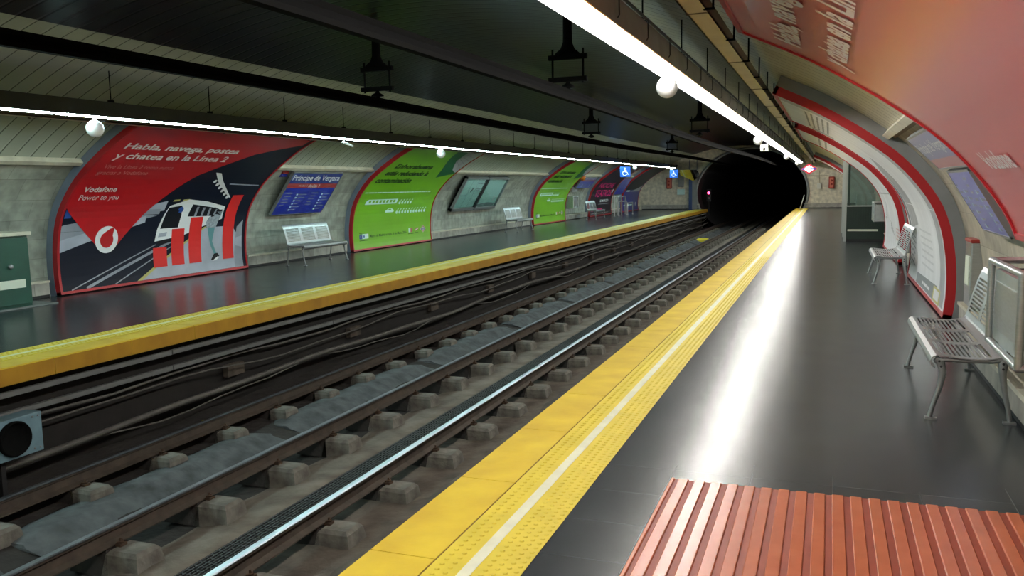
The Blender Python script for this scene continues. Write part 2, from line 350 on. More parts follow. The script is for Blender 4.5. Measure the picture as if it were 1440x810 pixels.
# flat artwork mapped onto a poster face
class Art:
    def __init__(s, mapper): s.mb = MB(); s.map = mapper
    def poly(s, pts, k, lay=1, st=.12):
        bm = bmesh.new(); vs = [bm.verts.new((u, v, 0)) for u, v in pts]; bm.faces.new(vs)
        bmesh.ops.triangulate(bm, faces=bm.faces)
        if st:
            lo = min(p[1] for p in pts); hi = max(p[1] for p in pts); q = math.ceil(lo / st) * st
            while q < hi:
                bmesh.ops.bisect_plane(bm, geom=bm.verts[:] + bm.edges[:] + bm.faces[:], plane_co=(0, q, 0), plane_no=(0, 1, 0)); q += st
        bm.verts.index_update(); s.mb.add([s.map(v.co.x, v.co.y, lay) for v in bm.verts], [[v.index for v in f.verts] for f in bm.faces], k); bm.free()
    def rect(s, u0, v0, u1, v1, k, lay=1): s.poly([(u0, v0), (u1, v0), (u1, v1), (u0, v1)], k, lay)
    def disc(s, c, r, k, lay=1, n=28, ry=None): s.poly([(c[0] + r * math.cos(2 * PI * i / n), c[1] + (ry or r) * math.sin(2 * PI * i / n)) for i in range(n)], k, lay)
    def line(s, pts, wd, k, lay=1):
        for a, b in zip(pts[:-1], pts[1:]):
            dx, dy = b[0] - a[0], b[1] - a[1]; l = math.hypot(dx, dy) or 1; nx, ny = -dy / l * wd / 2, dx / l * wd / 2
            s.poly([(a[0] + nx, a[1] + ny), (a[0] - nx, a[1] - ny), (b[0] - nx, b[1] - ny), (b[0] + nx, b[1] + ny)], k, lay)
    def text(s, string, u, v, h, k, lay=2, width=None, bold=0., align='L', flip=1):
        vs, fs, w_ = glyphs(string, bold)
        sx = h / .73
        kx = (width / (w_ * sx)) if width else 1
        for_ = []
        for x, y in vs: for_.append(s.map(u + flip * x * sx * kx, v + y * sx, lay))
        s.mb.add(for_, fs, k)
    def build(s, name, parent): return s.mb.build(name, parent)
_g = {}
def glyphs(t, bold):
    if (t, bold) in _g: return _g[(t, bold)]
    cu = bpy.data.curves.new('lettering', 'FONT'); cu.body = t; cu.offset = bold; cu.resolution_u = 3
    ob = bpy.data.objects.new('lettering', cu); C.objects.link(ob)
    dg = bpy.context.evaluated_depsgraph_get(); dg.update()
    me = bpy.data.meshes.new_from_object(ob.evaluated_get(dg))
    vs = [(v.co.x, v.co.y) for v in me.vertices]; fs = [list(p.vertices) for p in me.polygons]
    x0 = min(v[0] for v in vs); vs = [(x - x0, y) for x, y in vs]; w_ = max(v[0] for v in vs)
    bpy.data.objects.remove(ob); bpy.data.curves.remove(cu); bpy.data.meshes.remove(me)
    _g[(t, bold)] = (vs, fs, w_); return _g[(t, bold)]
def bars(art, u0, u1, v, h, k, n=3, lay=2, flip=1):      # lines of print too small to read
    u = u0
    while u < u1 - .02:
        l = random.uniform(.5, 1.3) * (u1 - u0) / n; e = min(u1, u + l); art.rect(u, v, e, v + h, k, lay); u = e + h * .8

# ------------------------------------------------------------------ station shell
Y0, Y1 = -6.0, 55.0
WOFF = .13
S_LEDGE = 2.36
def shell():
    for side, nm in ((1, 'wall_right'), (-1, 'wall_left')):
        mb = MB(); S = srange(0, S_LEDGE, .1)
        vs = [pt(side, y, s, WOFF) for y in (Y0, Y1) for s in S]; n = len(S)
        mb.add(vs, [(i, i + 1, n + i + 1, n + i) for i in range(n - 1)], 'stone' if side > 0 else 'stone_l', True)
        struct(mb.build(nm))
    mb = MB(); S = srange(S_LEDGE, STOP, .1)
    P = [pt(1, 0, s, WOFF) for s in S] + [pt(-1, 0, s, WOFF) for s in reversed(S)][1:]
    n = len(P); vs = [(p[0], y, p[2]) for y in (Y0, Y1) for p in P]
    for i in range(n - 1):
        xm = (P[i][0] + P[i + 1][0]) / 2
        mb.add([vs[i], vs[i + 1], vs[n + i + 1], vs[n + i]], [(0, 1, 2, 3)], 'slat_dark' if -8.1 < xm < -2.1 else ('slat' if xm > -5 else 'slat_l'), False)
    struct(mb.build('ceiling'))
    # gutter ledges under the slat panels
    for i, side in enumerate((1, -1)):
        mb = MB(); sweep(mb, side, Y0, Y1, S_LEDGE - .05, S_LEDGE + .03, .045, .14, 'cream')
        sweep(mb, side, Y0, Y1, S_LEDGE - .10, S_LEDGE - .05, .10, .135, 'tray_d')  # dark strip painted in as the shadow below the ledge
        struct(mb.build('trim_%d' % (i + 1)))
    # end wall with the tunnel mouth
    def ring(a, kx=1., kz=1.): return (-4.58 + 3.32 * kx * math.cos(a), 1.0 + 2.72 * kz * math.sin(a))
    outer = [pt(1, 0, s, WOFF) for s in srange(0.02, STOP, .1)] + [pt(-1, 0, s, WOFF) for s in reversed(srange(0.02, STOP, .1))][1:]
    outer = [(p[0], p[2]) for p in outer]
    def out(a):
        c = (-4.58, 1.0); d = (math.cos(a), math.sin(a))
        for p, q in zip(outer[:-1], outer[1:]):
            e = (q[0] - p[0], q[1] - p[1]); det = d[0] * -e[1] + e[0] * d[1]
            if abs(det) < 1e-9: continue
            r = (p[0] - c[0], p[1] - c[1]); t = (r[0] * -e[1] + e[0] * r[1]) / det; u = (d[0] * r[1] - d[1] * r[0]) / det
            if t > 0 and -.001 <= u <= 1.001: return (c[0] + t * d[0], c[1] + t * d[1])
        return None
    a0 = -math.asin(1.0 / 2.72)
    A = [a0 + (PI - 2 * a0) * i / 60 for i in range(61)]
    mb = MB(); vs = []; fs = []
    for a in A:
        o = out(a); p = ring(a)
        if o is None: o = (XR + WOFF if math.cos(a) > 0 else XL - WOFF, 0.0)
        vs += [(p[0], Y1, p[1]), (o[0], Y1, o[1])]
    vs[1] = (XR + WOFF, Y1, 0.0); vs[-1] = (XL - WOFF, Y1, 0.0); vs[0] = (vs[0][0], Y1, 0.); vs[-2] = (vs[-2][0], Y1, 0.)
    fs = [(2 * i, 2 * i + 1, 2 * i + 3, 2 * i + 2) for i in range(60)]
    mb.add(vs, fs, 'stone_end')
    # fill the corners below the first fan rays
    mb.add([vs[0], (XR + WOFF, Y1, 0), (XR + WOFF, Y1, .9), vs[3]], [(0, 1, 2, 3)], 'stone_end')
    mb.add([vs[-2], (XL - WOFF, Y1, 0), (XL - WOFF, Y1, .9), vs[-3]], [(0, 1, 2, 3)], 'stone_end')
    struct(mb.build('wall_end'))
    mb = MB(); vs = []
    for a in A:
        p, q = ring(a), ring(a, 1.045, 1.05)
        vs += [(p[0], Y1 - .12, p[1]), (q[0], Y1 - .12, q[1]), (q[0], Y1 + .1, q[1]), (p[0], Y1 + .1, p[1])]
    fs = [(4 * i + j, 4 * i + (j + 1) % 4, 4 * i + 4 + (j + 1) % 4, 4 * i + 4 + j) for i in range(60) for j in range(4)]
    mb.add(vs, fs, 'grey', True); struct(mb.build('trim_3'))
    # tunnel lining
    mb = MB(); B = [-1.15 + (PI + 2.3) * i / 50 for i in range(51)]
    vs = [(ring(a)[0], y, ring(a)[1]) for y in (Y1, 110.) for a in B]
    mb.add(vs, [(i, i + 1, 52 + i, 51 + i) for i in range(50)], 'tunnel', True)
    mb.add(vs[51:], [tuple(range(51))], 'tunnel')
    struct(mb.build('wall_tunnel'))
    # wall behind the viewer
    mb = MB(); pl = [(p[0], Y0, p[1]) for p in outer] + [(XL - WOFF, Y0, -1.5), (XR + WOFF, Y0, -1.5)]
    mb.add(pl, [tuple(range(len(pl)))], 'stone_end'); struct(mb.build('wall_rear'))
    # plinths
    def plinth(side, ya, yb, x0, z1, nm):
        mb = MB(); xw = 1.52 if side > 0 else -11.8
        mb.box((x0, ya, .045), (xw, yb, z1 - .035), 'plinth'); g = .02 * side
        mb.box((x0 - g, ya, z1 - .035), (xw, yb, z1), 'cream'); mb.box((x0 + .01 * side, ya, 0), (xw, yb, .045), 'black')
        struct(mb.build(nm))
    for ya, yb in ((Y0, 8.35), (8.35, 10.5), (15.5, 17.3), (22.3, 38), (42.3, 55)): plinth(1, ya, yb, 1.19 if ya < 0 else 1.40, .24, 'baseboard_right')
    for ya, yb in ((Y0, 9.9), (14.85, 18.85), (23.75, 33.2), (38.1, 42.0), (46.9, 49.4), (54.2, 55)): plinth(-1, ya, yb, -11.665, .27, 'baseboard_left')
    mb = MB()
    for xa, xb in ((-1.4, 1.25), (-11.5, -7.75)):
        mb.box((xa, Y1 - .10, .05), (xb, Y1, .29), 'plinth'); mb.box((xa, Y1 - .13, .29), (xb, Y1, .33), 'cream'); mb.box((xa, Y1 - .09, 0), (xb, Y1, .05), 'black')
    struct(mb.build('baseboard_end'))
shell()

# ------------------------------------------------------------------ platforms
EDGE_R, EDGE_L = -1.90, -7.25
def platform(side):
    sg = 1 if side > 0 else -1; e = EDGE_R if side > 0 else EDGE_L
    X = lambda d: e + sg * d                              # d: distance from the edge into the platform
    wx = 1.55 if side > 0 else -11.85
    mb = MB(); mb.box((X(.74), Y0, -.25), (wx, Y1, 0), 'floor'); struct(mb.build('floor'))
    # recessed wall under the overhang
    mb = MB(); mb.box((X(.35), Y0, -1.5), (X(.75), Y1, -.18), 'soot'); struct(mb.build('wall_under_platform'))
    # coping slabs
    mb = MB(); y = Y0 + .14
    while y < Y1:
        y2 = min(Y1, y + 1.0)
        mb.add([(X(d), yy, z) for yy in (y + .003, y2 - .003) for d, z in ((.012, 0), (0, -.012), (0, -.175), (.33, -.175), (.33, 0))],
               [(0, 1, 6, 5), (2, 3, 8, 7), (3, 4, 9, 8), (4, 0, 5, 9), (0, 4, 3, 2, 1), (5, 6, 7, 8, 9)], 'yellow')
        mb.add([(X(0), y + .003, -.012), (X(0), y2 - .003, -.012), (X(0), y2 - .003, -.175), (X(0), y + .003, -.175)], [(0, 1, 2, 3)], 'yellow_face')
        y = y2
    mb.box((X(.02), Y0, -.17), (X(.34), Y1, -.006), 'joint')
    mb.box((X(.33), Y0, -.17), (X(.342), Y1, -.003), 'joint')
    struct(mb.build('trim_coping'))
    # tactile strip
    mb = MB(); mb.box((X(.342), Y0, -.1), (X(.74), Y1, .003), 'tactile'); mb.box((X(.485), Y0, -.05), (X(.54), Y1, .0045), 'whiteline')
    ya, yb, st = (2.6, 19., .05) if side > 0 else (5.5, 15., .06)
    y = ya
    while y < yb:
        for d in (.385, .435, .585, .63, .675, .715):
            c = (X(d), y + (.025 if d in (.435, .63, .715) else 0)); n = 7
            vs = [(c[0] + .0125 * math.cos(2 * PI * i / n), c[1] + .0125 * math.sin(2 * PI * i / n), .003) for i in range(n)] + [(c[0] + .008 * math.cos(2 * PI * i / n), c[1] + .008 * math.sin(2 * PI * i / n), .0075) for i in range(n)]
            mb.add(vs, [(i, (i + 1) % n, n + (i + 1) % n, n + i) for i in range(n)], 'domes'); mb.add(vs[n:], [tuple(range(n))], 'tactile')
        y += st
    struct(mb.build('trim_tactile'))
platform(1); platform(-1)

# ribbed orange pad
t = thing('tactile_pad', 'terracotta orange ribbed pad on the dark floor of the right platform', 'tactile pad', (.2, 3.4, 0))
mb = MB(); mb.box((-.768, 1.6, 0), (1.12, 4.44, .006), 'orange_dark')
mb.cbox((-.768, 1.6, .0), (-.748, 4.44, .014), 'orange', .004)
o = mb.build('base', t)
mb = MB(); x = -.728
while x < 1.08:
    mb.cbox((x, 1.6, .004), (x + .056, 4.435, .0145), 'orange', .004); x += .0865
mb.build('rib', t)['label'] = 'flat raised orange ribs'

# ------------------------------------------------------------------ track bed
def bed():
    prof_ = [(-7.62, -1.22, 'bed_dark'), (-7.3, -1.25, 'bed_dark'), (-7.0, -1.27, 'bed_dark'), (-6.75, -1.28, 'bed_dark'), (-6.4, -1.29, 'bed_dark'), (-6.1, -1.33, 'bed_dark'), (-5.75, -1.37, 'bed_dark'), (-5.5, -1.37, 'bed_dark'), (-5.2, -1.35, 'bed_pale'), (-4.95, -1.30, 'bed_pale'), (-4.75, -1.285, 'bed_pale'), (-4.60, -1.285, 'black'), (-4.59, -1.36, 'black'), (-4.29, -1.36, 'black'), (-4.28, -1.285, 'bed_pale'), (-4.1, -1.285, 'bed_brown'), (-3.85, -1.29, 'bed_brown'), (-3.6, -1.28, 'bed_brown'), (-3.35, -1.25, 'bed_brown'), (-3.1, -1.27, 'bed_brown'), (-2.5, -1.28, 'bed_brown'), (-1.5, -1.25, 'bed_brown')]
    ys = [Y0]
    while ys[-1] < 30: ys.append(ys[-1] + .22)
    while ys[-1] < 110: ys.append(ys[-1] + 1.5)
    mb = MB(); n = len(prof_)
    vs = []
    for y in ys:
        for x, z, k in prof_:
            j = 0 if k == 'black' or -4.65 < x < -4.2 else 1
            vs.append((x + j * random.uniform(-.02, .02), y, z + j * random.uniform(-.014, .014)))
    for i, p in enumerate(prof_[:-1]):
        mb2 = [(a * n + i, a * n + i + 1, (a + 1) * n + i + 1, (a + 1) * n + i) for a in range(len(ys) - 1)]
        o = len(mb.v)
        if i == 0: mb.v += vs
        kk = mb.m(p[2])
        for f in mb2: mb.f.append(list(f)); mb.mi.append(kk); mb.sm.append(p[2] != 'black')
    struct(mb.build('floor_track_bed'))
    # raised concrete haunch along the far track, cut into lengths
    cuts = [1.0, 4.63, 8.3, 12.35, 16.3, 20.3, 24.6, 29.2, 33.2, 37.4, 41.6, 46, 50.2, 54.4, 58.6]
    mb = MB()
    for a, b in zip(cuts[:-1], cuts[1:]):
        a += .16; b -= .16; m_ = max(2, int((b - a) / .3)); vs = []; P = [(-6.54, -1.36), (-6.52, -1.25), (-6.42, -1.232), (-6.22, -1.228), (-6.17, -1.25), (-6.0, -1.335), (-5.8, -1.365), (-5.58, -1.42)]
        for i in range(m_ + 1):
            y = a + (b - a) * i / m_; e = .10 if i in (0, m_) else 0
            for x, z in P:
                vs.append((x + random.uniform(-.015, .015), y + random.uniform(-.03, .03), z - (e * .5 if z > -1.3 else 0) + random.uniform(-.006, .006)))
        q = len(P); fs = [(i * q + j, i * q + j + 1, (i + 1) * q + j + 1, (i + 1) * q + j) for i in range(m_) for j in range(q - 1)]
        mb.add(vs, fs, 'hump', True); mb.add(vs, [tuple(range(q)), tuple(range(m_ * q, m_ * q + q))], 'hump')
    struct(mb.build('floor_haunch'))
    # rough shoulder beside the near rail
    mb = MB(); y = 3.2
    while y < 50:
        L_ = random.uniform(1.5, 3.2); P = [(-3.42, -1.34), (-3.36, -1.21), (-3.2, -1.17), (-2.95, -1.2), (-2.9, -1.34)]; vs = []
        m_ = max(2, int(L_ / .3))
        for i in range(m_ + 1):
            for x, z in P: vs.append((x + random.uniform(-.05, .05), y + L_ * i / m_, z + random.uniform(-.03, .02) - (.06 if i in (0, m_) and z > -1.3 else 0)))
        mb.add(vs, [(i * 5 + j, i * 5 + j + 1, i * 5 + j + 6, i * 5 + j + 5) for i in range(m_) for j in range(4)], 'bed_brown', True); mb.add(vs, [(0, 1, 2, 3, 4), tuple(range(m_ * 5, m_ * 5 + 5))], 'bed_brown')
        y += L_ + random.uniform(.15, .5)
    struct(mb.build('floor_shoulder'))
bed()

def rail(x, label, top):
    mb = MB()
    body = [(-.065, -1.145), (.065, -1.145), (.065, -1.135), (.014, -1.115), (.010, -1.045), (.034, -1.03), (.034, -1.012), (-.034, -1.012), (-.034, -1.03), (-.010, -1.045), (-.014, -1.115), (-.065, -1.135)]
    mb.prism_y([(x + a, b) for a, b in body], Y0, 72, 'rust')
    mb.prism_y([(x + a, b) for a, b in [(-.034, -1.018), (.034, -1.018), (.034, -1.008), (.024, -1.0), (-.024, -1.0), (-.034, -1.008)]], Y0, 72, top)
    return tag(mb.build('rail'), label, 'rail')
RX = (-3.93, -5.28, -6.68)
rail(RX[0], 'rail with bright polished head, next to the dark drain grating', 'railshine')
rail(RX[1], 'rusty brown rail between the pale concrete strip and the grey haunch', 'railtop')
rail(RX[2], 'dark rail running below the cables of the opposite platform', 'railtop')
def block_mesh(hw, hb, clip):
    mb = MB(); zt, zb = -1.145, -1.345
    def fr(xa, xb, k='block'):
        c = .03
        vs = [(xa - .03, -.155, zb), (xb + .03, -.155, zb), (xb + .03, .155, zb), (xa - .03, .155, zb), (xa, -.125, zt - c), (xb, -.125, zt - c), (xb, .125, zt - c), (xa, .125, zt - c), (xa + c, -.10, zt), (xb - c, -.10, zt), (xb - c, .10, zt), (xa + c, .10, zt)]
        mb.add(vs, [(0, 3, 2, 1), (8, 9, 10, 11)] + [(i, (i + 1) % 4, 4 + (i + 1) % 4, 4 + i) for i in range(4)] + [(4 + i, 4 + (i + 1) % 4, 8 + (i + 1) % 4, 8 + i) for i in range(4)], k)
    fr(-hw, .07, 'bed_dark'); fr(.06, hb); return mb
def blocks(x, y0, pitch, hw, hb, label, group):
    b0 = block_mesh(hw, hb, False).build('rail_support_block')
    mc = MB(); mc.box((.072, -.035, -1.145), (.125, .035, -1.125), 'clip'); mc.tube([(.078, .02, -1.125), (.085, .03, -1.11), (.12, 0, -1.112), (.085, -.03, -1.11), (.078, -.02, -1.125)], .008, 'clip', 6); mc.tube([(.095, 0, -1.13), (.095, 0, -1.085)], .009, 'clip', 6)
    c0 = mc.build('rail_clip'); c0.parent = b0
    y = y0; first = True
    while y < 54:
        b = b0 if first else b0.copy()
        if not first: C.objects.link(b)
        b.location = (x, y, random.uniform(-.012, .0)); b.rotation_euler = (0, 0, random.uniform(-.05, .05))
        tag(b, label, 'concrete block', group)
        if not first and y < 22:
            c = c0.copy(); C.objects.link(c); c.parent = b
        first = False; y += pitch
blocks(RX[0], 4.71, 1.02, .26, .345, 'concrete block carrying the polished rail beside the drain grating', 'blocks under the polished rail')
blocks(RX[1], 4.85, 1.02, .26, .37, 'concrete block carrying the rusty rail beside the pale concrete strip', 'blocks under the middle rail')
blocks(RX[2], 4.80, 1.00, .22, .31, 'concrete block carrying the dark rail of the far track', 'blocks under the far rail')

t = thing('drain_grating', 'long dark drain grating beside the polished rail', 'grating', (-4.44, 30, -1.285))
mb = MB()
for i in range(9): mb.box((-4.585 + i * .0365, 3, -1.30), (-4.573 + i * .0365, 62, -1.279), 'grate')
mb.build('bar', t)
mb = MB(); y = 3.0
while y < 34:
    mb.box((-4.585, y, -1.298), (-4.28, y + .012, -1.282), 'grate'); y += .07
mb.build('cross_bar', t)

# cables and trays along the opposite platform wall
def cabletray(z, label, x=-7.34):
    mb = MB(); mb.box((x - .05, Y0, z - .025), (x, Y1, z + .025), 'conduit')
    y = 4.
    o = thing('cable_tray', label, 'cable tray', (x, 20, z))
    mb.build('channel', o)
    while y < 54:
        mb = MB(); mb.box((x - .005, y, z - .028), (x + .004, y + .34, z + .028), 'conduit'); mb.box((x - .004, y + .33, z - .029), (x + .005, y + .35, z + .029), 'housing_d'); mb.build('joint_plate', o); y += 3.5
cabletray(-.285, 'upper grey cable tray under the yellow edge of the opposite platform')
cabletray(-.475, 'lower grey cable tray under the yellow edge of the opposite platform')
def cable(name, label, x, z, amp, r, k, per, ph, y0=3.):
    pts = []; y = y0
    while y < 56:
        pts.append((x + amp * .5 * math.sin(y * 1.3 + ph), y, z + amp * math.sin(2 * PI * y / per + ph) + amp * .35 * math.sin(2 * PI * y / (per * .37)))); y += .5
    mb = MB(); mb.tube(pts, r, k, 7); tag(mb.build(name), label, 'cable')
cable('cable_duct', 'thick grey wavy duct low on the opposite platform wall', -7.28, -.91, .03, .035, 'cable', 9, .4)
cable('cable', 'thin sagging cable just above the thick wavy duct', -7.36, -.68, .05, .011, 'cable', 7, 1.3)
cable('cable', 'thin loose cable hanging lowest on the opposite platform wall', -7.27, -.97, .06, .010, 'cable', 5.5, 2.2)
cable('cable', 'dark cable close under the lower grey tray', -7.45, -.58, .02, .016, 'cable', 4, .1)
mb = MB()
for i in range(9):
    y = 9.0 + i * 3.1; mb.box((-7.58, y, -.86), (-7.50, y + .34, -.70), 'bed_brown')
struct(mb.build('trim_wall_pads'))

# pale blue signal box at the platform wall
t = thing('signal_box', 'pale blue metal plate with a round black opening, low beside the far track', 'signal', (-7.05, 5.4, -.82))
mb = MB(); mb.box((-7.25, 4.95, -.83), (-7.06, 5.78, -.445), 'signalplate'); mb.build('plate', t, bevel=.008)
mb = MB(); mb.lathe([(.15, -.005), (.165, .0), (.168, .03), (.16, .045), (.15, .045), (.145, .01), (.001, .006)], (-7.06, 5.47, -.635), 'frameblk', 'x', 28); mb.build('hood', t)
mb = MB()
for yy in (5.68, 5.74): 
    for zz in (-.48, -.79): mb.lathe([(.009, 0), (.009, .008), (.001, .009)], (-7.06, yy, zz), 'alu', 'x', 8)
mb.build('bolt', t)
for yy in (5.0, 5.40): mb = MB(); mb.box((-7.22, yy, -1.28), (-7.17, yy + .05, -.83), 'black'); mb.build('post', t)
# small things on the track
def at_box(name, c, sz, k, label, cat):
    mb = MB(); mb.cbox((c[0] - sz[0] / 2, c[1] - sz[1] / 2, c[2]), (c[0] + sz[0] / 2, c[1] + sz[1] / 2, c[2] + sz[2]), k, min(sz) * .3); return tag(mb.build(name), label, cat)
t = thing('track_marker', 'small yellow reflector on a stub beside the far rail', 'marker', (-6.98, 7.9, -1.26))
mb = MB(); mb.tube([(-6.98, 7.9, -1.27), (-6.98, 7.9, -1.17)], .02, 'rust'); mb.build('stub', t)
mb = MB(); mb.lathe([(.001, -.012), (.045, -.01), (.045, .01), (.001, .012)], (-6.98, 7.9, -1.15), 'yreflect', 'y', 14); mb.build('reflector', t)
at_box('track_marker', (-5.96, 43.5, -1.36), (.6, .5, .22), 'yreflect', 'yellow plate on the ground just before the tunnel mouth', 'marker')
mb = MB(); mb.add([(-6.85, 20.4, -1.25), (-6.72, 20.5, -1.24), (-6.76, 20.65, -1.14), (-6.9, 20.6, -1.2), (-6.8, 20.55, -1.20)], [(0, 1, 4), (1, 2, 4), (2, 3, 4), (3, 0, 4)], 'paper'); tag(mb.build('crumpled_paper', solid=.003), 'crumpled white paper scrap lying by the dark far rail', 'litter')

# ------------------------------------------------------------------ light lines
def light_line(side):
    if side > 0:
        cx, cz, sg, kt = -1.58, 2.715, 1, 'tubeR'
        track_lip = (-1.68, cz + .012); wall_lip = (-1.34, 2.669); top = [(-1.655, 2.80), (-1.36, 2.86)]
        loc = (-1.5, 24, 2.7)
        t = thing('light_line', 'long bright tube light line hanging over the right platform edge', 'light fitting', loc)
    else:
        cx, cz, sg, kt = -8.80, 2.60, -1, 'tubeL'
        track_lip = (-8.735, cz + .0075); wall_lip = (-8.855, 2.592); top = [(-8.66, 2.79), (-8.92, 2.81)]
        loc = (-8.8, 24, 2.6)
        t = thing('light_line', 'long tube light line hanging over the opposite platform', 'light fitting', loc)
    yb = 54.0 if side > 0 else 52.0
    kh = 'housing' if side > 0 else 'housing_d'
    mb = MB(); und = [(track_lip[0] + sg * .02, track_lip[1] + .012), (cx - sg * (.05 if side > 0 else .03), cz + .05), (cx + sg * (.06 if side > 0 else .03), cz + .05), (wall_lip[0] - sg * .01, wall_lip[1] + .055)]
    out = [track_lip, top[0], top[1], wall_lip]
    # outer skin and inner reflector as one closed section
    poly = [track_lip, top[0], top[1], wall_lip, (wall_lip[0] - sg * .012, wall_lip[1])] + und[::-1][0:0] + [und[3], und[2], und[1], und[0]]
    n = len(poly); vs = [(x, y, z) for y in (Y0, yb) for x, z in poly]
    for i in range(n):
        j = (i + 1) % n; k = kh if i < 3 else ('lip' if i == 3 else 'reflector')
        mb.add([vs[i], vs[j], vs[n + j], vs[n + i]], [(0, 1, 2, 3)], k)
    mb.add(vs, [tuple(range(n)), tuple(range(n, 2 * n))], kh)
    mb.build('housing', t)
    mb = MB(); x0 = wall_lip[0] - sg * .006; mb.box((x0 - .001, Y0, wall_lip[1] - (.006 if side > 0 else .003)), (x0 + .001, yb, wall_lip[1]), 'amber'); mb.build('light_tint_strip', t)['label'] = 'narrow added light tint strip along the lip'  # added strip that tints the lamp light yellow towards the wall
    y = Y0 + .05; first = None
    while y < yb - 1.3:
        if first is None:
            mb = MB(); mb.tube([(cx, y + .03, cz), (cx, y + 1.47, cz)], .013, kt, 10)
            first = mb.build('fluorescent_tube', t); fy = y
            mb = MB(); mb.box((cx - .014, y - .005, cz - .012), (cx + .014, y + .028, cz + .05), 'reflector'); hold = mb.build('lamp_holder', t)
        else:
            for src in (first, hold):
                c = src.copy(); C.objects.link(c); c.location.y = src.location.y + (y - fy)
        y += 1.52
    # hanger rods
    y = -4.6; i = 0; k = 'frameblk'
    hx = (top[0][0] + top[1][0]) / 2 + sg * .09
    zc = None
    while y < yb:
        mb = MB(); d = (XR - hx) if side > 0 else (hx - XL); s = 3.; 
        while face(s)[0] - 0 < d and s < STOP - .05: s += .03
        ztop = face(s)[1] + .12
        mb.tube([(hx, y, top[1][1] - .01), (hx, y, ztop)], .007, k, 6); mb.box((hx - .03, y - .03, top[1][1] - .02), (hx + .03, y + .03, top[1][1] + .035), k)
        mb.build('hanger_rod', t); y += 1.9
    if side > 0:
        mb = MB(); xx = -1.335
        y = -2.
        while y < 50:
            mb.tube([(xx - .02, y, 2.865), (xx + .012, y, 2.85), (xx + .014, y, 2.72), (xx + .002, y, 2.70)], .005, 'housing_d', 5); y += .95
        mb.tube([(xx - .005, -5, 2.865), (xx - .005, 51, 2.865)], .012, 'housing_d', 6); mb.build('wiring', t)
light_line(1); light_line(-1)

# cable trays hung beside the light lines
for side, x0, x1, z, label in ((1, -.90, -.765, 2.705, 'beige cable tray hanging from the vault above the right platform'), (-1, -9.60, -9.46, 2.61, 'pale cable tray hanging behind the opposite light line')):
    t = thing('ceiling_tray', label, 'cable tray', ((x0 + x1) / 2, 24, z))
    mb = MB(); mb.box((x0, Y0, z), (x1, 52, z + .02), 'tray'); mb.box((x0, Y0, z), (x0 + .012, 52, z + .07), 'tray'); mb.box((x1 - .012, Y0, z + .001), (x1, 52, z + .10), 'tray_d'); mb.build('tray', t)
    y = .9
    while y < 51: mb = MB(); mb.box((x0 - .004, y, z - .004), (x1 + .004, y + .03, z + .004), 'tray_d'); mb.build('bracket', t); y += 2.4
    y = .6
    while y < 51:
        xr = x1 + .05 if side > 0 else x0 - .05; d = (XR - xr) if side > 0 else (xr - XL); s = 2.6
        while face(s)[0] < d and s < STOP - .05: s += .02
        mb = MB(); mb.tube([(xr, y, z), (xr, y, face(s)[1] + .11)], .008, 'frameblk', 6); mb.box((x1 - .01 if side > 0 else x0 - .06, y - .012, z - .006), (xr + .01, y + .012, z + .006), 'frameblk'); mb.build('hanger_rod', t); y += 1.25

# white globes under the light lines
def globe(x, y, z, label, arm):
    t = thing('globe_fixture', label, 'globe', (x, y, z), None)
    mb = MB(); mb.ball((x, y, z), .108, 'globe', 24, 14); mb.build('globe', t)
    mb = MB(); mb.lathe([(.03, .10), (.03, .106), (.02, .112), (.001, .112)], (x, y, z), 'globe', 'z', 12); mb.box((x - .02, y - .02, z + .098), (x + .02, y + .16, z + .110), 'housing_d'); mb.build('bracket', t)
gl = [(-1.55, 8.63, 2.575, 'nearest white globe under the right light line'), (-1.55, 20.3, 2.575, 'second white globe from the viewer under the right light line'), (-1.55, 34.0, 2.575, 'third white globe from the viewer under the right light line'), (-1.55, 45.5, 2.575, 'white globe at the far end of the right light line'),
      (-8.8, 8.33, 2.45, 'white globe under the opposite light line, over the big red poster'), (-8.8, 18.62, 2.45, 'white globe under the opposite light line, over the nearer green poster'), (-8.8, 40.4, 2.44, 'small far white globe just right of the nearer wheelchair sign'), (-8.8, 50.6, 2.44, 'small far white globe touching the farther wheelchair sign')]
for g in gl: globe(*g, 0)
t = thing('camera_box', 'small white box hanging under the right light line near the tunnel', 'camera', (-1.6, 23.1, 2.5))
mb = MB(); mb.box((-1.70, 23.0, 2.42), (-1.50, 23.25, 2.60), 'boxwhite'); mb.build('casing', t, bevel=.01)
mb = MB(); mb.tube([(-1.55, 23.1, 2.59), (-1.55, 23.1, 2.74)], .012, 'housing_d'); mb.build('stem', t)
mb = MB(); mb.lathe([(.03, 0), (.03, -.03), (.001, -.031)], (-1.6, 23.0, 2.48), 'black', 'y', 14); mb.build('lens', t)
t = thing('spot_lamp', 'short white stick lamp under the opposite light line above the blue station sign', 'lamp', (-8.75, 14.3, 2.5))
mb = MB(); mb.tube([(-8.80, 14.2, 2.54), (-8.66, 14.36, 2.46)], .025, 'globe', 10); mb.build('barrel', t)
mb = MB(); mb.tube([(-8.78, 14.25, 2.54), (-8.78, 14.25, 2.585)], .008, 'housing_d'); mb.build('stem', t)

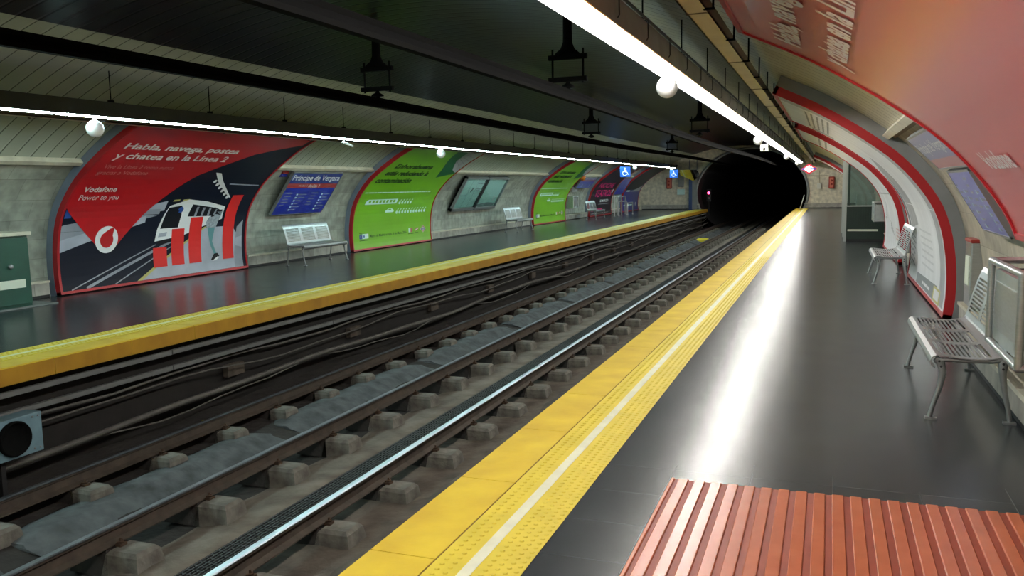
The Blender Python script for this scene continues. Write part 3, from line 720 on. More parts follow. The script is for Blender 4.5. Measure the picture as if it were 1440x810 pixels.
# overhead conductor bars and their hangers
def conductor(x, z, label, r, amp):
    pts = [(x + amp * math.sin(y * .16 + 1), y, z + .018 * math.sin(y * .19)) for y in [Y0 + i * 1.5 for i in range(52)]]
    prof_ = [(-.04, -.065), (.04, -.065), (.05, -.03), (.02, .03), (.05, .065), (-.05, .065), (-.02, .03), (-.05, -.03)]
    mb = MB(); n = len(prof_); vs = [(p[0] + a, p[1], p[2] + b) for p in pts for a, b in prof_]
    mb.add(vs, [(i * n + j, i * n + (j + 1) % n, (i + 1) * n + (j + 1) % n, (i + 1) * n + j) for i in range(len(pts) - 1) for j in range(n)], 'catenary'); mb.add(vs, [tuple(range(n))], 'catenary')
    return tag(mb.build('conductor_bar'), label, 'overhead bar')
conductor(-6.0, 2.81, 'dark overhead conductor bar above the far track', 1, .02)
conductor(-3.12, 2.725, 'dark overhead conductor bar above the near track', 1, .03)
def hanger(x, y, zb, label):
    t = thing('bar_hanger', label, 'hanger', (x, y, zb), None)
    w2 = .20; z0 = zb + .205; z1 = z0 + .275; k = 'frameblk'
    dx = XC - x; ztop = ZC + math.sqrt((RAD + WOFF) ** 2 - dx * dx)
    for sx in (-1, 1):
        mb = MB(); mb.tube([(x + sx * w2, y, z0 - .05), (x + sx * w2, y, z1 + .10)], .014, k, 8); mb.build('rod', t)
    mb = MB(); mb.box((x - w2 - .05, y - .03, z0 - .03), (x + w2 + .05, y + .03, z0 + .03), k); mb.build('lower_beam', t)
    mb = MB(); mb.box((x - w2 - .05, y - .03, z1 - .03), (x + w2 + .05, y + .03, z1 + .03), k); mb.build('upper_beam', t)
    mb = MB(); mb.lathe([(.17, z1 + .02), (.15, z1 + .05), (.09, z1 + .10), (.06, z1 + .18), (.055, ztop)], (x, y, 0), k, 'z', 16); mb.build('insulator_cone', t)
    mb = MB(); mb.lathe([(.02, z0 - .02), (.03, z0 - .05), (.085, z0 - .085), (.09, z0 - .10), (.03, z0 - .105), (.03, z0 - .12), (.07, z0 - .13)], (x, y, 0), k, 'z', 16); mb.build('clamp', t)
for y, l in ((10.7, 'nearest dark hanger frame of the far track overhead bar'), (22.2, 'second dark hanger frame of the far track overhead bar'), (34.7, 'third dark hanger frame of the far track overhead bar')): hanger(-6.02, y, 2.82, l)
for y, l in ((10.4, 'nearest dark hanger frame of the near track overhead bar'), (22.0, 'farther faint hanger frame of the near track overhead bar')): hanger(-3.12, y, 2.74, l)

# ------------------------------------------------------------------ advertising panels
def panel(side, y0, y1, s0, s1, label, bg, fr='red', ret='grey', o0=-.085, mk=None):
    loc = pt(side, (y0 + y1) / 2, s0, o0); t = thing('advertising_panel', label, 'advertising panel', loc)
    f0 = o0 - .015; f1 = o0 + .085
    mb = MB(); fw = .045
    sweep(mb, side, y0, y0 + fw, s0, s1, f0, f1, fr); sweep(mb, side, y1 - fw, y1, s0, s1, f0, f1, fr)
    sweep(mb, side, y0, y1, s0, s0 + fw, f0, f1, fr); sweep(mb, side, y0, y1, s1 - fw, s1, f0, f1, fr)
    mb.build('frame', t)
    mb = MB(); a, b = f1, WOFF - .002
    sweep(mb, side, y0 - .005, y0 + .02, s0, s1, a, b, ret); sweep(mb, side, y1 - .02, y1 + .005, s0, s1, a, b, ret); sweep(mb, side, y0, y1, s0, s0 + .03, a, b, ret); sweep(mb, side, y0, y1, s1 - .03, s1, a, b, ret)
    mb.build('return_edge', t)
    sh = -.085 if side < 0 else 0
    A = Art(lambda u, v, l: pt(side, min(max(u + sh, y0 + .035), y1 - .035), v, o0 - .0012 * l)); B = Art(lambda u, v, l: pt(side, u + sh, v, o0 - .0012 * l))
    sweep(A.mb, side, y0 + .03, y1 - .03, s0 + .03, s1 - .03, o0, o0 + .01, bg)
    if mk: mk(A, B, y0, y1, s0, s1)
    A.build('print', t)
    if B.mb.v: B.build('lettering', t)
    return t

def red_logo(A, c, r, ry=1.):
    A.disc(c, r, 'p_white', 8, 36, r * ry)
    pts = [(c[0] + r * .58 * math.cos(a), c[1] - r * .04 + r * .58 * ry * math.sin(a)) for a in [math.radians(q) for q in range(120, 405, 15)]]
    pts += [(c[0] + r * .30, c[1] + r * .55), (c[0] + r * .62, c[1] + r * .88), (c[0] + r * .25, c[1] + r * .80), (c[0] - r * .05, c[1] + r * .62)]
    A.poly(pts, 'p_red', 9)
def art_red(A, B, y0, y1, s0, s1):
    T = s1 - .04; L = y0 + .05; R = y1 - .05
    # photograph area
    A.poly([(L, .90), (12.2, 1.30), (12.2, 1.50), (L, 1.18)], 'p_grey', 1)
    A.poly([(L, .72), (11.9, 1.17), (11.9, 1.30), (L, .92)], 'p_pale', 2)
    A.poly([(11.55, 1.30), (12.3, 1.40), (12.3, 1.62), (11.55, 1.45)], 'p_pale', 1)
    for q in (10.15, 10.35): A.poly([(q, 1.30), (q + .13, 1.31), (q + .13, 1.50), (q, 1.48)], 'p_blue', 1)
    A.poly([(11.75, .08), (12.6, .52), (13.5, .98), (14.3, .98), (R, .62), (R, .08)], 'p_pale', 1)
    A.poly([(14.35, .08), (R, .08), (R, 1.1), (14.45, .95)], 'p_grey', 2)
    A.poly([(14.42, .55), (R, .5), (R, .75), (14.44, .72)], 'p_pale', 3)
    A.poly([(11.70, .08), (11.82, .08), (13.55, 1.0), (13.48, 1.0)], 'p_yel', 2)
    A.line([(10.6, .08), (12.9, .86)], .05, 'p_grey', 2); A.line([(10.3, .08), (12.2, .72)], .02, 'p_grey', 2); A.line([(11.2, .08), (12.9, .78)], .02, 'p_grey', 2)
    # train
    A.poly([(12.17, .78), (12.22, 1.02), (12.40, 1.50), (12.84, 1.64), (13.35, 1.58), (13.95, 1.44), (13.95, 1.15), (13.3, .98), (12.9, .86)], 'p_white', 3)
    A.poly([(12.29, 1.02), (12.40, 1.46), (12.72, 1.50), (12.78, 1.28), (12.74, 1.02)], 'p_dark', 4)
    A.disc((12.72, 1.40), .07, 'p_blue', 5, 14)
    A.poly([(12.95, 1.24), (13.0, 1.52), (13.9, 1.38), (13.9, 1.22)], 'p_dark', 4)
    for q in (13.12, 13.30, 13.48, 13.66): A.poly([(q, 1.23), (q + .06, 1.23), (q + .08, 1.47 - (q - 13) * .12), (q + .02, 1.47 - (q - 13) * .12)], 'p_grey', 5)
    A.poly([(12.25, .86), (12.45, .87), (12.47, .95), (12.27, .93)], 'p_pale', 4)
    A.poly([(12.3, .70), (12.95, .82), (12.95, .87), (12.2, .78)], 'p_dark', 4)
    for q in (12.42, 12.66): A.poly([(q, 1.60), (q + .16, 1.61), (q + .18, 1.65), (q + .02, 1.64)], 'p_yel', 3)
    # overhead lamp streak
    A.poly([(13.03, 2.36), (13.20, 2.34), (13.45, 2.10), (13.98, 1.66), (13.93, 1.66), (13.38, 2.03)], 'p_white', 2)
    for i in range(6): A.disc((13.22 + i * .13, 2.10 - i * .085), .045, 'p_white', 3, 10)
    A.line([(13.7, 2.02), (R, 1.98)], .025, 'p_pale', 2)
    # standing figure in the photograph
    A.poly([(13.56, .98), (13.78, .98), (13.72, .68), (13.84, .42), (13.77, .40), (13.66, .62)], 'p_teal', 4)
    A.poly([(13.54, .97), (13.80, .97), (13.90, 1.22), (13.92, 1.36), (13.84, 1.36), (13.72, 1.30), (13.56, 1.20), (13.50, 1.10)], 'p_shirt', 4)
    A.disc((13.66, 1.37), .055, 'p_dark', 5, 14); A.poly([(13.60, 1.30), (13.72, 1.30), (13.70, 1.22), (13.62, 1.2)], 'p_dark', 5)
    A.poly([(13.66, .30), (13.80, .29), (13.92, .37), (13.86, .43), (13.76, .42)], 'p_dark', 5); A.poly([(13.70, .28), (13.80, .28), (13.90, .33), (13.87, .36)], 'p_white', 6)
    # signal bars
    for a, b, q, tlt in ((12.13, 12.47, .66, 0), (12.59, 12.92, 1.0, 0), (13.05, 13.39, 1.22, 0), (14.02, 14.35, 1.72, 0)): A.rect(a, .285, b, q, 'p_bar', 7)
    # red speech shape
    A.poly([(L, T), (L, 1.60), (10.83, .82), (11.30, .79), (11.70, 1.20), (12.20, 1.78), (12.63, 2.29), (13.16, 2.67), (13.56, 2.97), (14.1, 3.2), (14.6, 3.4), (14.6, T)], 'p_red', 6)
    red_logo(A, (11.065, .90), .245)
    text_red(B, 10.33, 2.97, 2.70, 1)
    B.text('Vive la Línea 2 como nunca', 10.32, 2.435, .105, 'p_faint', 8, 1.50); B.text('gracias a Vodafone', 10.29, 2.28, .105, 'p_faint', 8, 1.06)
    B.text('Vodafone', 10.28, 1.865, .115, 'p_text', 8, .67, .02); B.text('Power to you', 10.28, 1.69, .115, 'p_text', 8, .80)
def text_red(B, u, v1, v2, flip):
    B.text('Habla, navega, postea', u, v1, .17, 'p_text', 8, 2.70, .025, flip=flip); B.text('y chatea en la Línea 2', u, v2, .17, 'p_text', 8, 2.62, .025, flip=flip)
panel(-1, 9.99, 14.68, .03, 3.77, 'large red poster with a white ring logo and a station photograph on the opposite wall', 'p_navy', ret='greyblue', mk=art_red)

def art_red2(A, B, y0, y1, s0, s1):
    B.text('Habla, navega, postea', 6.28, 3.25, .20, 'p_text', 8, 2.95, .03, flip=-1); B.text('y chatea en la Línea 2', 6.20, 2.915, .20, 'p_text', 8, 2.80, .03, flip=-1)
    B.text('Vodafone', 6.0, 1.80, .14, 'p_text', 8, .8, .02, flip=-1)
panel(1, 2.0, 6.75, 1.22, 3.77, 'huge red poster curving overhead in the upper right corner', 'p_red2', o0=-.015, mk=art_red2)

def people_row(A, u, v, n, dx, h, k='p_aqua'):
    for i in range(n):
        x = u + i * dx; A.poly([(x, v + h * .15), (x + dx * .35, v), (x + dx * .62, v + h * .05), (x + dx * .62, v + h * .5), (x + dx * .3, v + h * .62), (x, v + h * .4)], k, 3); A.poly([(x + dx * .42, v + h * .7), (x + dx * .75, v + h * .78), (x + dx * .85, v + h), (x + dx * .5, v + h * .92)], k, 3)
def art_green(A, B, y0, y1, s0, s1):
    o = y0 - 18.95; tx = 'p_dgreen'
    B.text('Enhorabuena', 19.53 + o, 2.67, .20, tx, 4, 2.15, .035); B.text('estás reduciendo la', 19.43 + o, 2.36, .20, tx, 4, 2.45, .035); B.text('contaminación', 19.32 + o, 2.05, .20, tx, 4, 1.95, .035)
    u = 19.22 + o
    while u < 23.0 + o: l = random.uniform(.05, .3); A.rect(u, 1.675, min(u + l, 23.08 + o), 1.705, 'p_aqua', 3); u += l + .025
    # tram and its row of people
    A.poly([(19.50 + o, 1.30), (21.18 + o, 1.30), (21.24 + o, 1.34), (21.24 + o, 1.46), (19.62 + o, 1.46), (19.52 + o, 1.40)], 'p_aqua', 3)
    for i in range(8): A.rect(19.66 + o + i * .19, 1.345, 19.78 + o + i * .19, 1.435, 'p_green', 4)
    people_row(A, 21.36 + o, 1.27, 5, .17, .17)
    # car and its row of people
    A.poly([(20.70 + o, 1.045), (20.76 + o, 1.03), (21.15 + o, 1.03), (21.20 + o, 1.06), (21.17 + o, 1.10), (21.05 + o, 1.15), (20.86 + o, 1.155), (20.78 + o, 1.11), (20.71 + o, 1.09)], 'p_aqua', 3)
    A.poly([(20.84 + o, 1.11), (21.04 + o, 1.105), (21.02 + o, 1.135), (20.88 + o, 1.14)], 'p_green', 4)
    people_row(A, 21.32 + o, .97, 11, .175, .17)
    # small marks along the foot
    A.rect(19.40 + o, .345, 19.55 + o, .475, 'p_blue', 3); A.rect(19.55 + o, .345, 19.72 + o, .475, 'p_aqua', 3); A.rect(19.72 + o, .345, 19.87 + o, .475, 'p_white', 3)
    B.text('f', 19.45 + o, .36, .09, 'p_white', 5, None, .03); A.disc((19.635 + o, .41), .035, 'p_blue', 4, 12); A.disc((19.795 + o, .41), .035, 'p_aqua', 4, 12)
    B.text('Metro de Madrid el tuyo, el de Mayo, 2016', 19.95 + o, .365, .075, tx, 4, 2.1, .01)
    bars(A, 19.4 + o, 19.7 + o, .50, .014, tx, 2, 3); bars(A, 19.4 + o, 19.85 + o, .29, .018, tx, 2, 3)
    A.rect(22.19 + o, .375, 22.31 + o, .50, 'p_aqua', 3); A.rect(22.31 + o, .375, 22.43 + o, .50, 'sign_red', 3); bars(A, 22.15 + o, 22.5 + o, .325, .016, tx, 2, 3)
    A.poly([(22.60 + o, .40), (22.80 + o, .42), (22.84 + o, .50), (22.64 + o, .48)], 'sign_red', 3); A.line([(22.62 + o, .42), (22.82 + o, .48)], .025, 'p_white', 4); bars(A, 22.6 + o, 22.8 + o, .34, .014, tx, 2, 3)
    metro_mark(A, B, 23.13 + o, .44, .18, .115)
    # curled corner with a map
    A.poly([(21.75 + o, 3.7), (21.95 + o, 3.24), (22.45 + o, 2.62), (22.62 + o, 2.27), (23.25 + o, 2.42), (23.58 + o, 2.46), (23.58 + o, 3.7)], 'p_curl', 3)
    A.poly([(22.45 + o, 3.7), (22.62 + o, 3.10), (23.15 + o, 2.66), (23.58 + o, 2.52), (23.58 + o, 3.7)], 'p_pgrey', 4)
    for i in range(4): A.line([(22.7 + o, 3.1 + i * .12), (23.5 + o, 2.75 + i * .2)], .015, 'p_line', 5)
def metro_mark(A, B, u, v, a, b, lay=3):
    A.poly([(u - a, v), (u, v - b), (u + a, v), (u, v + b)], 'p_white', lay); A.poly([(u - a * .9, v), (u, v - b * .9), (u + a * .9, v), (u, v + b * .9)], 'sign_red', lay + 1)
    A.poly([(u - a * .6, v), (u, v - b * .6), (u + a * .6, v), (u, v + b * .6)], 'p_white', lay + 2); A.rect(u - a * .75, v - b * .25, u + a * .75, v + b * .25, 'sign_navy', lay + 3)
    B.text('Metro', u - a * .55, v - b * .14, b * .3, 'p_white', lay + 5, a * 1.1)
panel(-1, 18.95, 23.58, .03, 3.77, 'nearer lime green poster with tram and car pictograms on the opposite wall', 'p_green', ret='greyblue', mk=art_green)
panel(-1, 33.3, 37.9, .03, 3.77, 'farther lime green poster beyond the second bench on the opposite wall', 'p_green', ret='greyblue', mk=art_green)
def art_theatre(A, B, y0, y1, s0, s1):
    B.text('NOCHE', 42.95, 1.65, .36, 'p_pink', 3, 3.1, .01); B.text('TEATROS', 42.95, 1.10, .42, 'p_pink', 3, 3.45, .012)
    B.text('27MARZO', 44.3, .785, .14, 'p_white', 3, 1.8, .02); A.rect(42.6, .30, 44.85, .42, 'p_pink', 2); bars(A, 44.0, 46.0, .66, .02, 'p_pgrey', 3)
    A.poly([(46.42, 1.30), (46.6, 1.32), (46.64, 1.55), (46.48, 1.52)], 'p_white', 2); bars(A, 42.5, 46.2, .16, .03, 'p_pgrey', 5)
panel(-1, 42.1, 46.8, .03, 3.77, 'black poster with pink capital lettering on the opposite wall', 'p_black', ret='greyblue', mk=art_theatre)
def art_blue(A, B, y0, y1, s0, s1):
    A.poly([(51.2, 1.30), (53.9, 1.30), (53.9, 1.78), (52.8, 1.50)], 'p_pgrey', 2); A.rect(50.2, 1.31, 51.1, 1.40, 'p_aqua', 2); A.rect(49.6, 1.42, 53.9, 3.6, 'p_navy', 1)
    bars(A, 50.0, 52.4, .40, .07, 'p_aqua', 5); A.poly([(53.2, .36), (53.35, .36), (53.4, .58), (53.3, .6)], 'p_white', 2)
panel(-1, 49.5, 54.0, .03, 3.77, 'royal blue poster nearest the tunnel on the opposite wall', 'p_royal', ret='greyblue', mk=art_blue)

def art_white(A, B, y0, y1, s0, s1):
    A.poly([(10.9, .1), (11.35, .1), (11.35, 3.7), (10.9, 3.7)], 'p_pgrey', 1)
    for v in (.42, .52, .62, .72, .82, .92): bars(A, 12.05, 13.5, v, .03, 'p_light', 4)
    A.poly([(14.75, .70), (14.95, .80), (15.3, 1.30), (15.12, 1.75), (14.95, 1.9), (15.05, 1.3)], 'p_line', 3)
    A.poly([(13.6, 1.0), (14.7, .9), (14.9, 2.0), (13.7, 2.3)], 'p_pgrey', 1)
    for i in range(7):
        A.line([(14.4 + .1 * math.sin(i), .30 + i * .09), (14.9, .36 + i * .09), (15.25, .22 + i * .10)], .018, 'p_line', 3)
    A.poly([(11.6, .09), (14.0, .09), (14.0, .24), (11.6, .30)], 'p_line', 2); A.poly([(11.2, .09), (11.9, .09), (11.9, .28), (11.2, .28)], 'p_yel', 3); A.poly([(11.3, .12), (11.8, .12), (11.8, .25), (11.3, .25)], 'p_paper', 4)
    bars(A, 12.3, 13.2, .15, .04, 'p_paper', 2, 4)
    for i in range(5): bars(A, 11.6, 14.6, 3.0 + i * .08, .03, 'p_line', 5)
    A.rect(14.7, 2.9, 15.2, 3.3, 'p_pgrey', 2)
panel(1, 10.63, 15.38, .03, 3.72, 'white red framed poster beside the nearest bench, right wall', 'p_paper', mk=art_white)
def art_pale(A, B, y0, y1, s0, s1):
    A.line([(17.6, 1.45), (22.0, 1.40)], .03, 'p_pgrey', 2)
    for i in range(6): A.line([(20.4 + i * .2, 1.2 - .1 * i), (20.9 + i * .12, 1.0 - .05 * i), (20.7 + i * .2, .8)], .03, 'p_pgrey', 2)
    for i in range(4): A.line([(19.0 + .2 * i, .5 + .06 * i), (20.0, .62 + .05 * i)], .025, 'p_pgrey', 2)
    for i in range(4): bars(A, 17.7, 18.5, .45 + i * .07, .03, 'sign_red', 2)
    bars(A, 18.0, 21.5, 3.2, .05, 'p_line', 6); bars(A, 18.0, 21.5, 3.05, .05, 'p_line', 6)
panel(1, 17.38, 22.1, .03, 3.72, 'pale red framed poster behind the farther bench, right wall', 'p_paper', mk=art_pale)
panel(1, 38.0, 42.2, .03, 3.72, 'far red framed poster above the kiosk on the right wall', 'p_paper', mk=None)

# ------------------------------------------------------------------ station signs and cases
def board(side, y0, y1, A_, B_, th, name, label, cat, art, frame='alu', back=.16):
    # tilted flat board between A_ (top: x,z) and B_ (bottom: x,z)
    ax, az = A_; bx, bz = B_; L = math.hypot(ax - bx, az - bz); tx, tz = (ax - bx) / L, (az - bz) / L
    nx, nz = (-tz, tx) if side > 0 else (tz, -tx)          # towards the platform
    t = thing(name, label, cat, (bx, (y0 + y1) / 2, bz))
    def P(u, v, o): return (bx + tx * v + nx * o, u, bz + tz * v + nz * o)
    def slab(mb, u0, u1, v0, v1, o0, o1, k):
        mb.hexa([P(u0, v0, o0), P(u1, v0, o0), P(u1, v1, o0), P(u0, v1, o0), P(u0, v0, o1), P(u1, v0, o1), P(u1, v1, o1), P(u0, v1, o1)], k)
    art(t, P, slab, L)
    for u in (y0 + .3, y1 - .3):
        for v in (L * .25, L * .78): mb = MB(); slab(mb, u - .02, u + .02, v - .02, v + .02, -th - back, -th, 'tray_d'); mb.build('bracket', t)
    return t
def sign_art(side, y0, y1, title=True, lower=True, full=True):
    fl = 1 if side < 0 else -1
    def go(t, P, slab, L):
        th = .06
        mb = MB(); slab(mb, y0, y1, 0, L, -th, -.012, 'alu')
        for a in ((y0, y0 + .018, 0, L), (y1 - .018, y1, 0, L), (y0, y1, 0, .018), (y0, y1, L - .018, L)): slab(mb, *a, -.012, .004, 'alu')
        mb.build('casing', t)
        A = Art(lambda u, v, l: P(u, v, .001 * l)); B = Art(lambda u, v, l: P(u, v, .001 * l))
        st = y0 if fl > 0 else y1; W = y1 - y0
        U = lambda q: st + fl * q * W
        def rect(a, b, v0, v1, k, l=1): A.rect(min(U(a), U(b)), v0, max(U(a), U(b)), v1, k, l)
        if full or lower:
            vt = .64 * L if full else L - .02
            rect(.012, .988, .018, vt, 'sign_blue')
            rect(.505, .508, .03, vt - .01, 'p_grey', 2)
            for c0 in (.05, .55):
                for i in range(6):
                    v = vt - .07 - i * vt * .11
                    if random.random() < .8: rect(c0, c0 + random.uniform(.06, .14), v, v + .022, 'p_grey', 2)
                for i in range(6):
                    v = vt - .20 - i * vt * .115
                    if v > .04:
                        rect(c0 + .22, c0 + .25, v, v + .04, 'p_aqua', 2); rect(c0 + .26, c0 + random.uniform(.32, .42), v + .012, v + .032, 'p_grey', 2)
        if full:
            rect(.012, .988, .64 * L, .745 * L, 'sign_red'); rect(.012, .988, .745 * L, L - .018, 'sign_navy')
            B.text('Príncipe de Vergara', U(.035), .822 * L, .125 * L, 'p_white', 3, .94 * W, .015, flip=fl)
            B.text('Andén 1', U(.22), .675 * L, .045 * L, 'p_white', 3, .16 * W, flip=fl); B.text('Andén 1', U(.41), .655 * L, .075 * L, 'p_white', 3, .22 * W, .01, flip=fl)
        elif not lower:
            rect(.012, .988, .018, .30 * L, 'sign_red'); rect(.012, .988, .30 * L, L - .018, 'sign_navy')
            B.text('Príncipe de Vergara', U(.035), .50 * L, .30 * L, 'p_white', 3, .94 * W, .015, flip=fl)
        A.build('face', t)
        if B.mb.v: B.build('lettering', t)
    return go
board(-1, 15.56, 17.55, (-10.87, 2.02), (-11.56, 1.09), .06, 'station_sign', 'blue station name sign above the nearest bench on the opposite platform', 'sign', sign_art(-1, 15.56, 17.55))
board(-1, 38.6, 41.2, (-10.87, 2.02), (-11.25, 1.52), .06, 'station_sign', 'small far station sign with red band left of the black poster', 'sign', sign_art(-1, 38.6, 41.2))
board(-1, 47.1, 49.2, (-10.9, 2.0), (-11.5, 1.1), .06, 'station_sign', 'plain blue information board behind the steel leaning rails', 'sign', sign_art(-1, 47.1, 49.2, full=False))
board(1, 6.80, 8.62, (.655, 1.975), (.945, 1.69), .05, 'station_sign', 'station name board with a red band, under the edge of the overhead red poster', 'sign', sign_art(1, 6.80, 8.62, full=False, lower=False))
board(1, 7.05, 8.25, (.957, 1.672), (1.265, 1.155), .05, 'station_sign', 'blue line information board hanging below the right wall name board', 'sign', sign_art(1, 7.05, 8.25, full=False))
def case_art(t, P, slab, L):
    y0, y1 = 25.15, 29.0
    mb = MB(); slab(mb, y0, y1, 0, L, -.12, -.08, 'black')
    for a in ((y0, y0 + .07, 0, L), (y1 - .05, y1, 0, L), (y0, y1, 0, .10), (y0, y1, L - .07, L), (26.98, 27.12, 0, L)): slab(mb, *a, -.12, .01, 'alu' if a[0] != 26.98 else 'black')
    mb.build('casing', t)
    A = Art(lambda u, v, l: P(u, v, -.07 + .001 * l)); A.rect(y0 + .07, .1, 26.98, L - .07, 'p_aqua', 1); A.rect(27.12, .1, y1 - .05, L - .07, 'p_aqua', 1)
    A.line([(25.95, .12), (25.95, L - .1)], .02, 'p_line', 2); A.line([(26.45, .12), (26.45, L - .1)], .02, 'p_line', 2); A.line([(25.25, .55), (25.95, .55)], .02, 'p_line', 2)
    A.poly([(26.1, .68), (26.2, .68), (26.3, .85), (26.2, .85)], 'p_dark', 2)
    for v in (.75, .80, 1.0, 1.1): A.rect(26.5, v, 26.9, v + .03, 'p_line', 2)
    A.poly([(27.15, .1), (28.9, .1), (28.9, .2), (28.2, .24), (27.8, .18), (27.2, .17)], 'p_line', 2); A.disc((28.6, .40), .12, 'p_white', 2, 14)
    A.build('notice', t)
    mb = MB(); slab(mb, y0 + .07, 26.98, .1, L - .07, -.012, -.008, 'glass'); mb.build('pane', t)
    mb = MB(); slab(mb, 27.12, y1 - .05, .1, L - .07, -.012, -.008, 'glass'); mb.build('pane', t)
board(-1, 25.15, 29.0, (-10.94, 1.96), (-11.60, .86), .12, 'notice_case', 'glazed two-door notice case between the green posters on the opposite wall', 'notice case', case_art, back=.1)
at_box('notice_plate', (-11.42, 38.85, 1.36), (.12, .9, .26), 'alu', 'small dark plate under the far station sign with red band', 'plate')
mb = MB(); mb.ball((-10.82, 38.3, 2.02), .15, 'orangelamp', 14, 8); mb.box((-11.3, 38.26, 1.98), (-10.85, 38.34, 2.06), 'tray_d'); tag(mb.build('beacon'), 'orange lamp at the top edge of the farther green poster', 'lamp')
mb = MB(); mb.box((-11.25, 15.40, 2.0), (-11.05, 15.62, 2.10), 'hose'); mb.box((-11.24, 15.42, 1.93), (-11.08, 15.60, 2.0), 'sign_blue'); tag(mb.build('alarm_lamp', bevel=.01), 'small red and blue box at the corner of the red poster', 'alarm')

# ------------------------------------------------------------------ benches
def sheet(mb, prof_, ylen, panels, t0, pitch, sw, nrow, k):
    D = [0.]
    for a, b in zip(prof_[:-1], prof_[1:]): D.append(D[-1] + math.hypot(b[0] - a[0], b[1] - a[1]))
    def ev(d):
        i = 0
        while i < len(D) - 2 and D[i + 1] < d: i += 1
        f = (d - D[i]) / (D[i + 1] - D[i]); return (prof_[i][0] + f * (prof_[i + 1][0] - prof_[i][0]), prof_[i][1] + f * (prof_[i + 1][1] - prof_[i][1]))
    rows = [(t0 + i * pitch, t0 + i * pitch + sw) for i in range(nrow)]
    cuts = sorted(set([round(q, 5) for q in D] + [round(q, 5) for r in rows for q in r])); ys = sorted(set([-ylen / 2, ylen / 2] + [q for p in panels for q in p]))
    vs = [(ev(c)[0], y, ev(c)[1]) for c in cuts for y in ys]; n = len(ys); fs = []
    for i in range(len(cuts) - 1):
        cm = (cuts[i] + cuts[i + 1]) / 2; inrow = any(a < cm < b for a, b in rows)
        for j in range(n - 1):
            ym = (ys[j] + ys[j + 1]) / 2
            if inrow and any(a < ym < b for a, b in panels): continue
            fs.append((i * n + j, i * n + j + 1, (i + 1) * n + j + 1, (i + 1) * n + j))
    mb.add(vs, fs, k)
def bench(label):
    t = thing('bench', label, 'bench', (0, 0, 0), 'perforated steel platform benches'); Lb = 1.74
    pn = [(-.80, -.335), (-.235, .235), (.335, .80)]
    mb = MB(); sp = [(-.215, .355), (-.238, .375), (-.243, .40), (-.235, .425), (-.21, .44), (-.16, .44), (-.08, .428), (.0, .422), (.08, .424), (.15, .436), (.19, .45), (.20, .465)]
    sheet(mb, sp, Lb, pn, .135, .030, .018, 11, 'steel'); mb.build('seat', t, solid=.006)
    mb = MB(); bp_ = [(.195, .47), (.205, .50), (.222, .58), (.245, .67), (.275, .77), (.30, .84), (.318, .872), (.335, .875)]
    sheet(mb, bp_, Lb, pn, .045, .030, .018, 10, 'steel'); mb.build('backrest', t, solid=.006)
    for sy in (-1, 1):
        y = sy * .845
        mb = MB(); mb.tube([(-.215, y, .415), (-.185, y, .40), (-.165, y, .33), (-.18, y, .22), (-.215, y, .10), (-.235, y, .015)], [(.014, .022), (.014, .030), (.014, .024), (.013, .018), (.012, .015), (.012, .016)], 'steel_leg', 8)
        mb.box((-.265, y - .022, 0), (-.19, y + .022, .014), 'steel_leg'); mb.build('leg', t)
        mb = MB(); mb.tube([(.195, y, .44), (.185, y, .40), (.185, y, .33), (.20, y, .22), (.225, y, .10), (.24, y, .015)], [(.014, .022), (.014, .030), (.014, .024), (.013, .018), (.012, .015), (.012, .016)], 'steel_leg', 8)
        mb.box((.20, y - .022, 0), (.275, y + .022, .014), 'steel_leg'); mb.build('leg', t)
        mb = MB(); mb.tube([(-.20, y, .405), (-.13, y, .41), (0, y, .405), (.12, y, .41), (.19, y, .425), (.215, y, .50), (.245, y, .62)], [(.012, .02), (.012, .014), (.012, .012), (.012, .014), (.012, .02), (.012, .014), (.010, .008)], 'steel_leg', 8)
        for bx, bz in ((-.19, .40), (-.178, .365), (.185, .40), (.185, .365)): mb.tube([(bx, y - .018, bz), (bx, y + .018, bz)], .008, 'black', 8)
        mb.build('side_bracket', t)
    mb = MB(); mb.tube([(-.10, -.84, .40), (-.10, .84, .40)], .012, 'steel_leg'); mb.tube([(.11, -.84, .405), (.11, .84, .405)], .012, 'steel_leg'); mb.build('cross_rail', t)
    return t
b0 = bench('steel bench nearest the viewer on the right platform, against the wall plinth'); b0.location = (.905, 6.99, 0)
def bench_copy(label, loc, rz):
    b = copy_tree(b0); b.location = loc; b.rotation_euler = (0, 0, rz); b['label'] = label
bench_copy('farther steel bench on the right platform, before the red framed posters', (.92, 14.98, 0), 0)
bench_copy('steel bench under the blue station sign on the opposite platform', (-10.84, 16.27, 0), PI)
bench_copy('steel bench left of the farther green poster on the opposite platform', (-10.80, 29.52, 0), PI)
bench_copy('steel bench beside the far litter bin left of the black poster', (-10.72, 40.3, 0), PI)

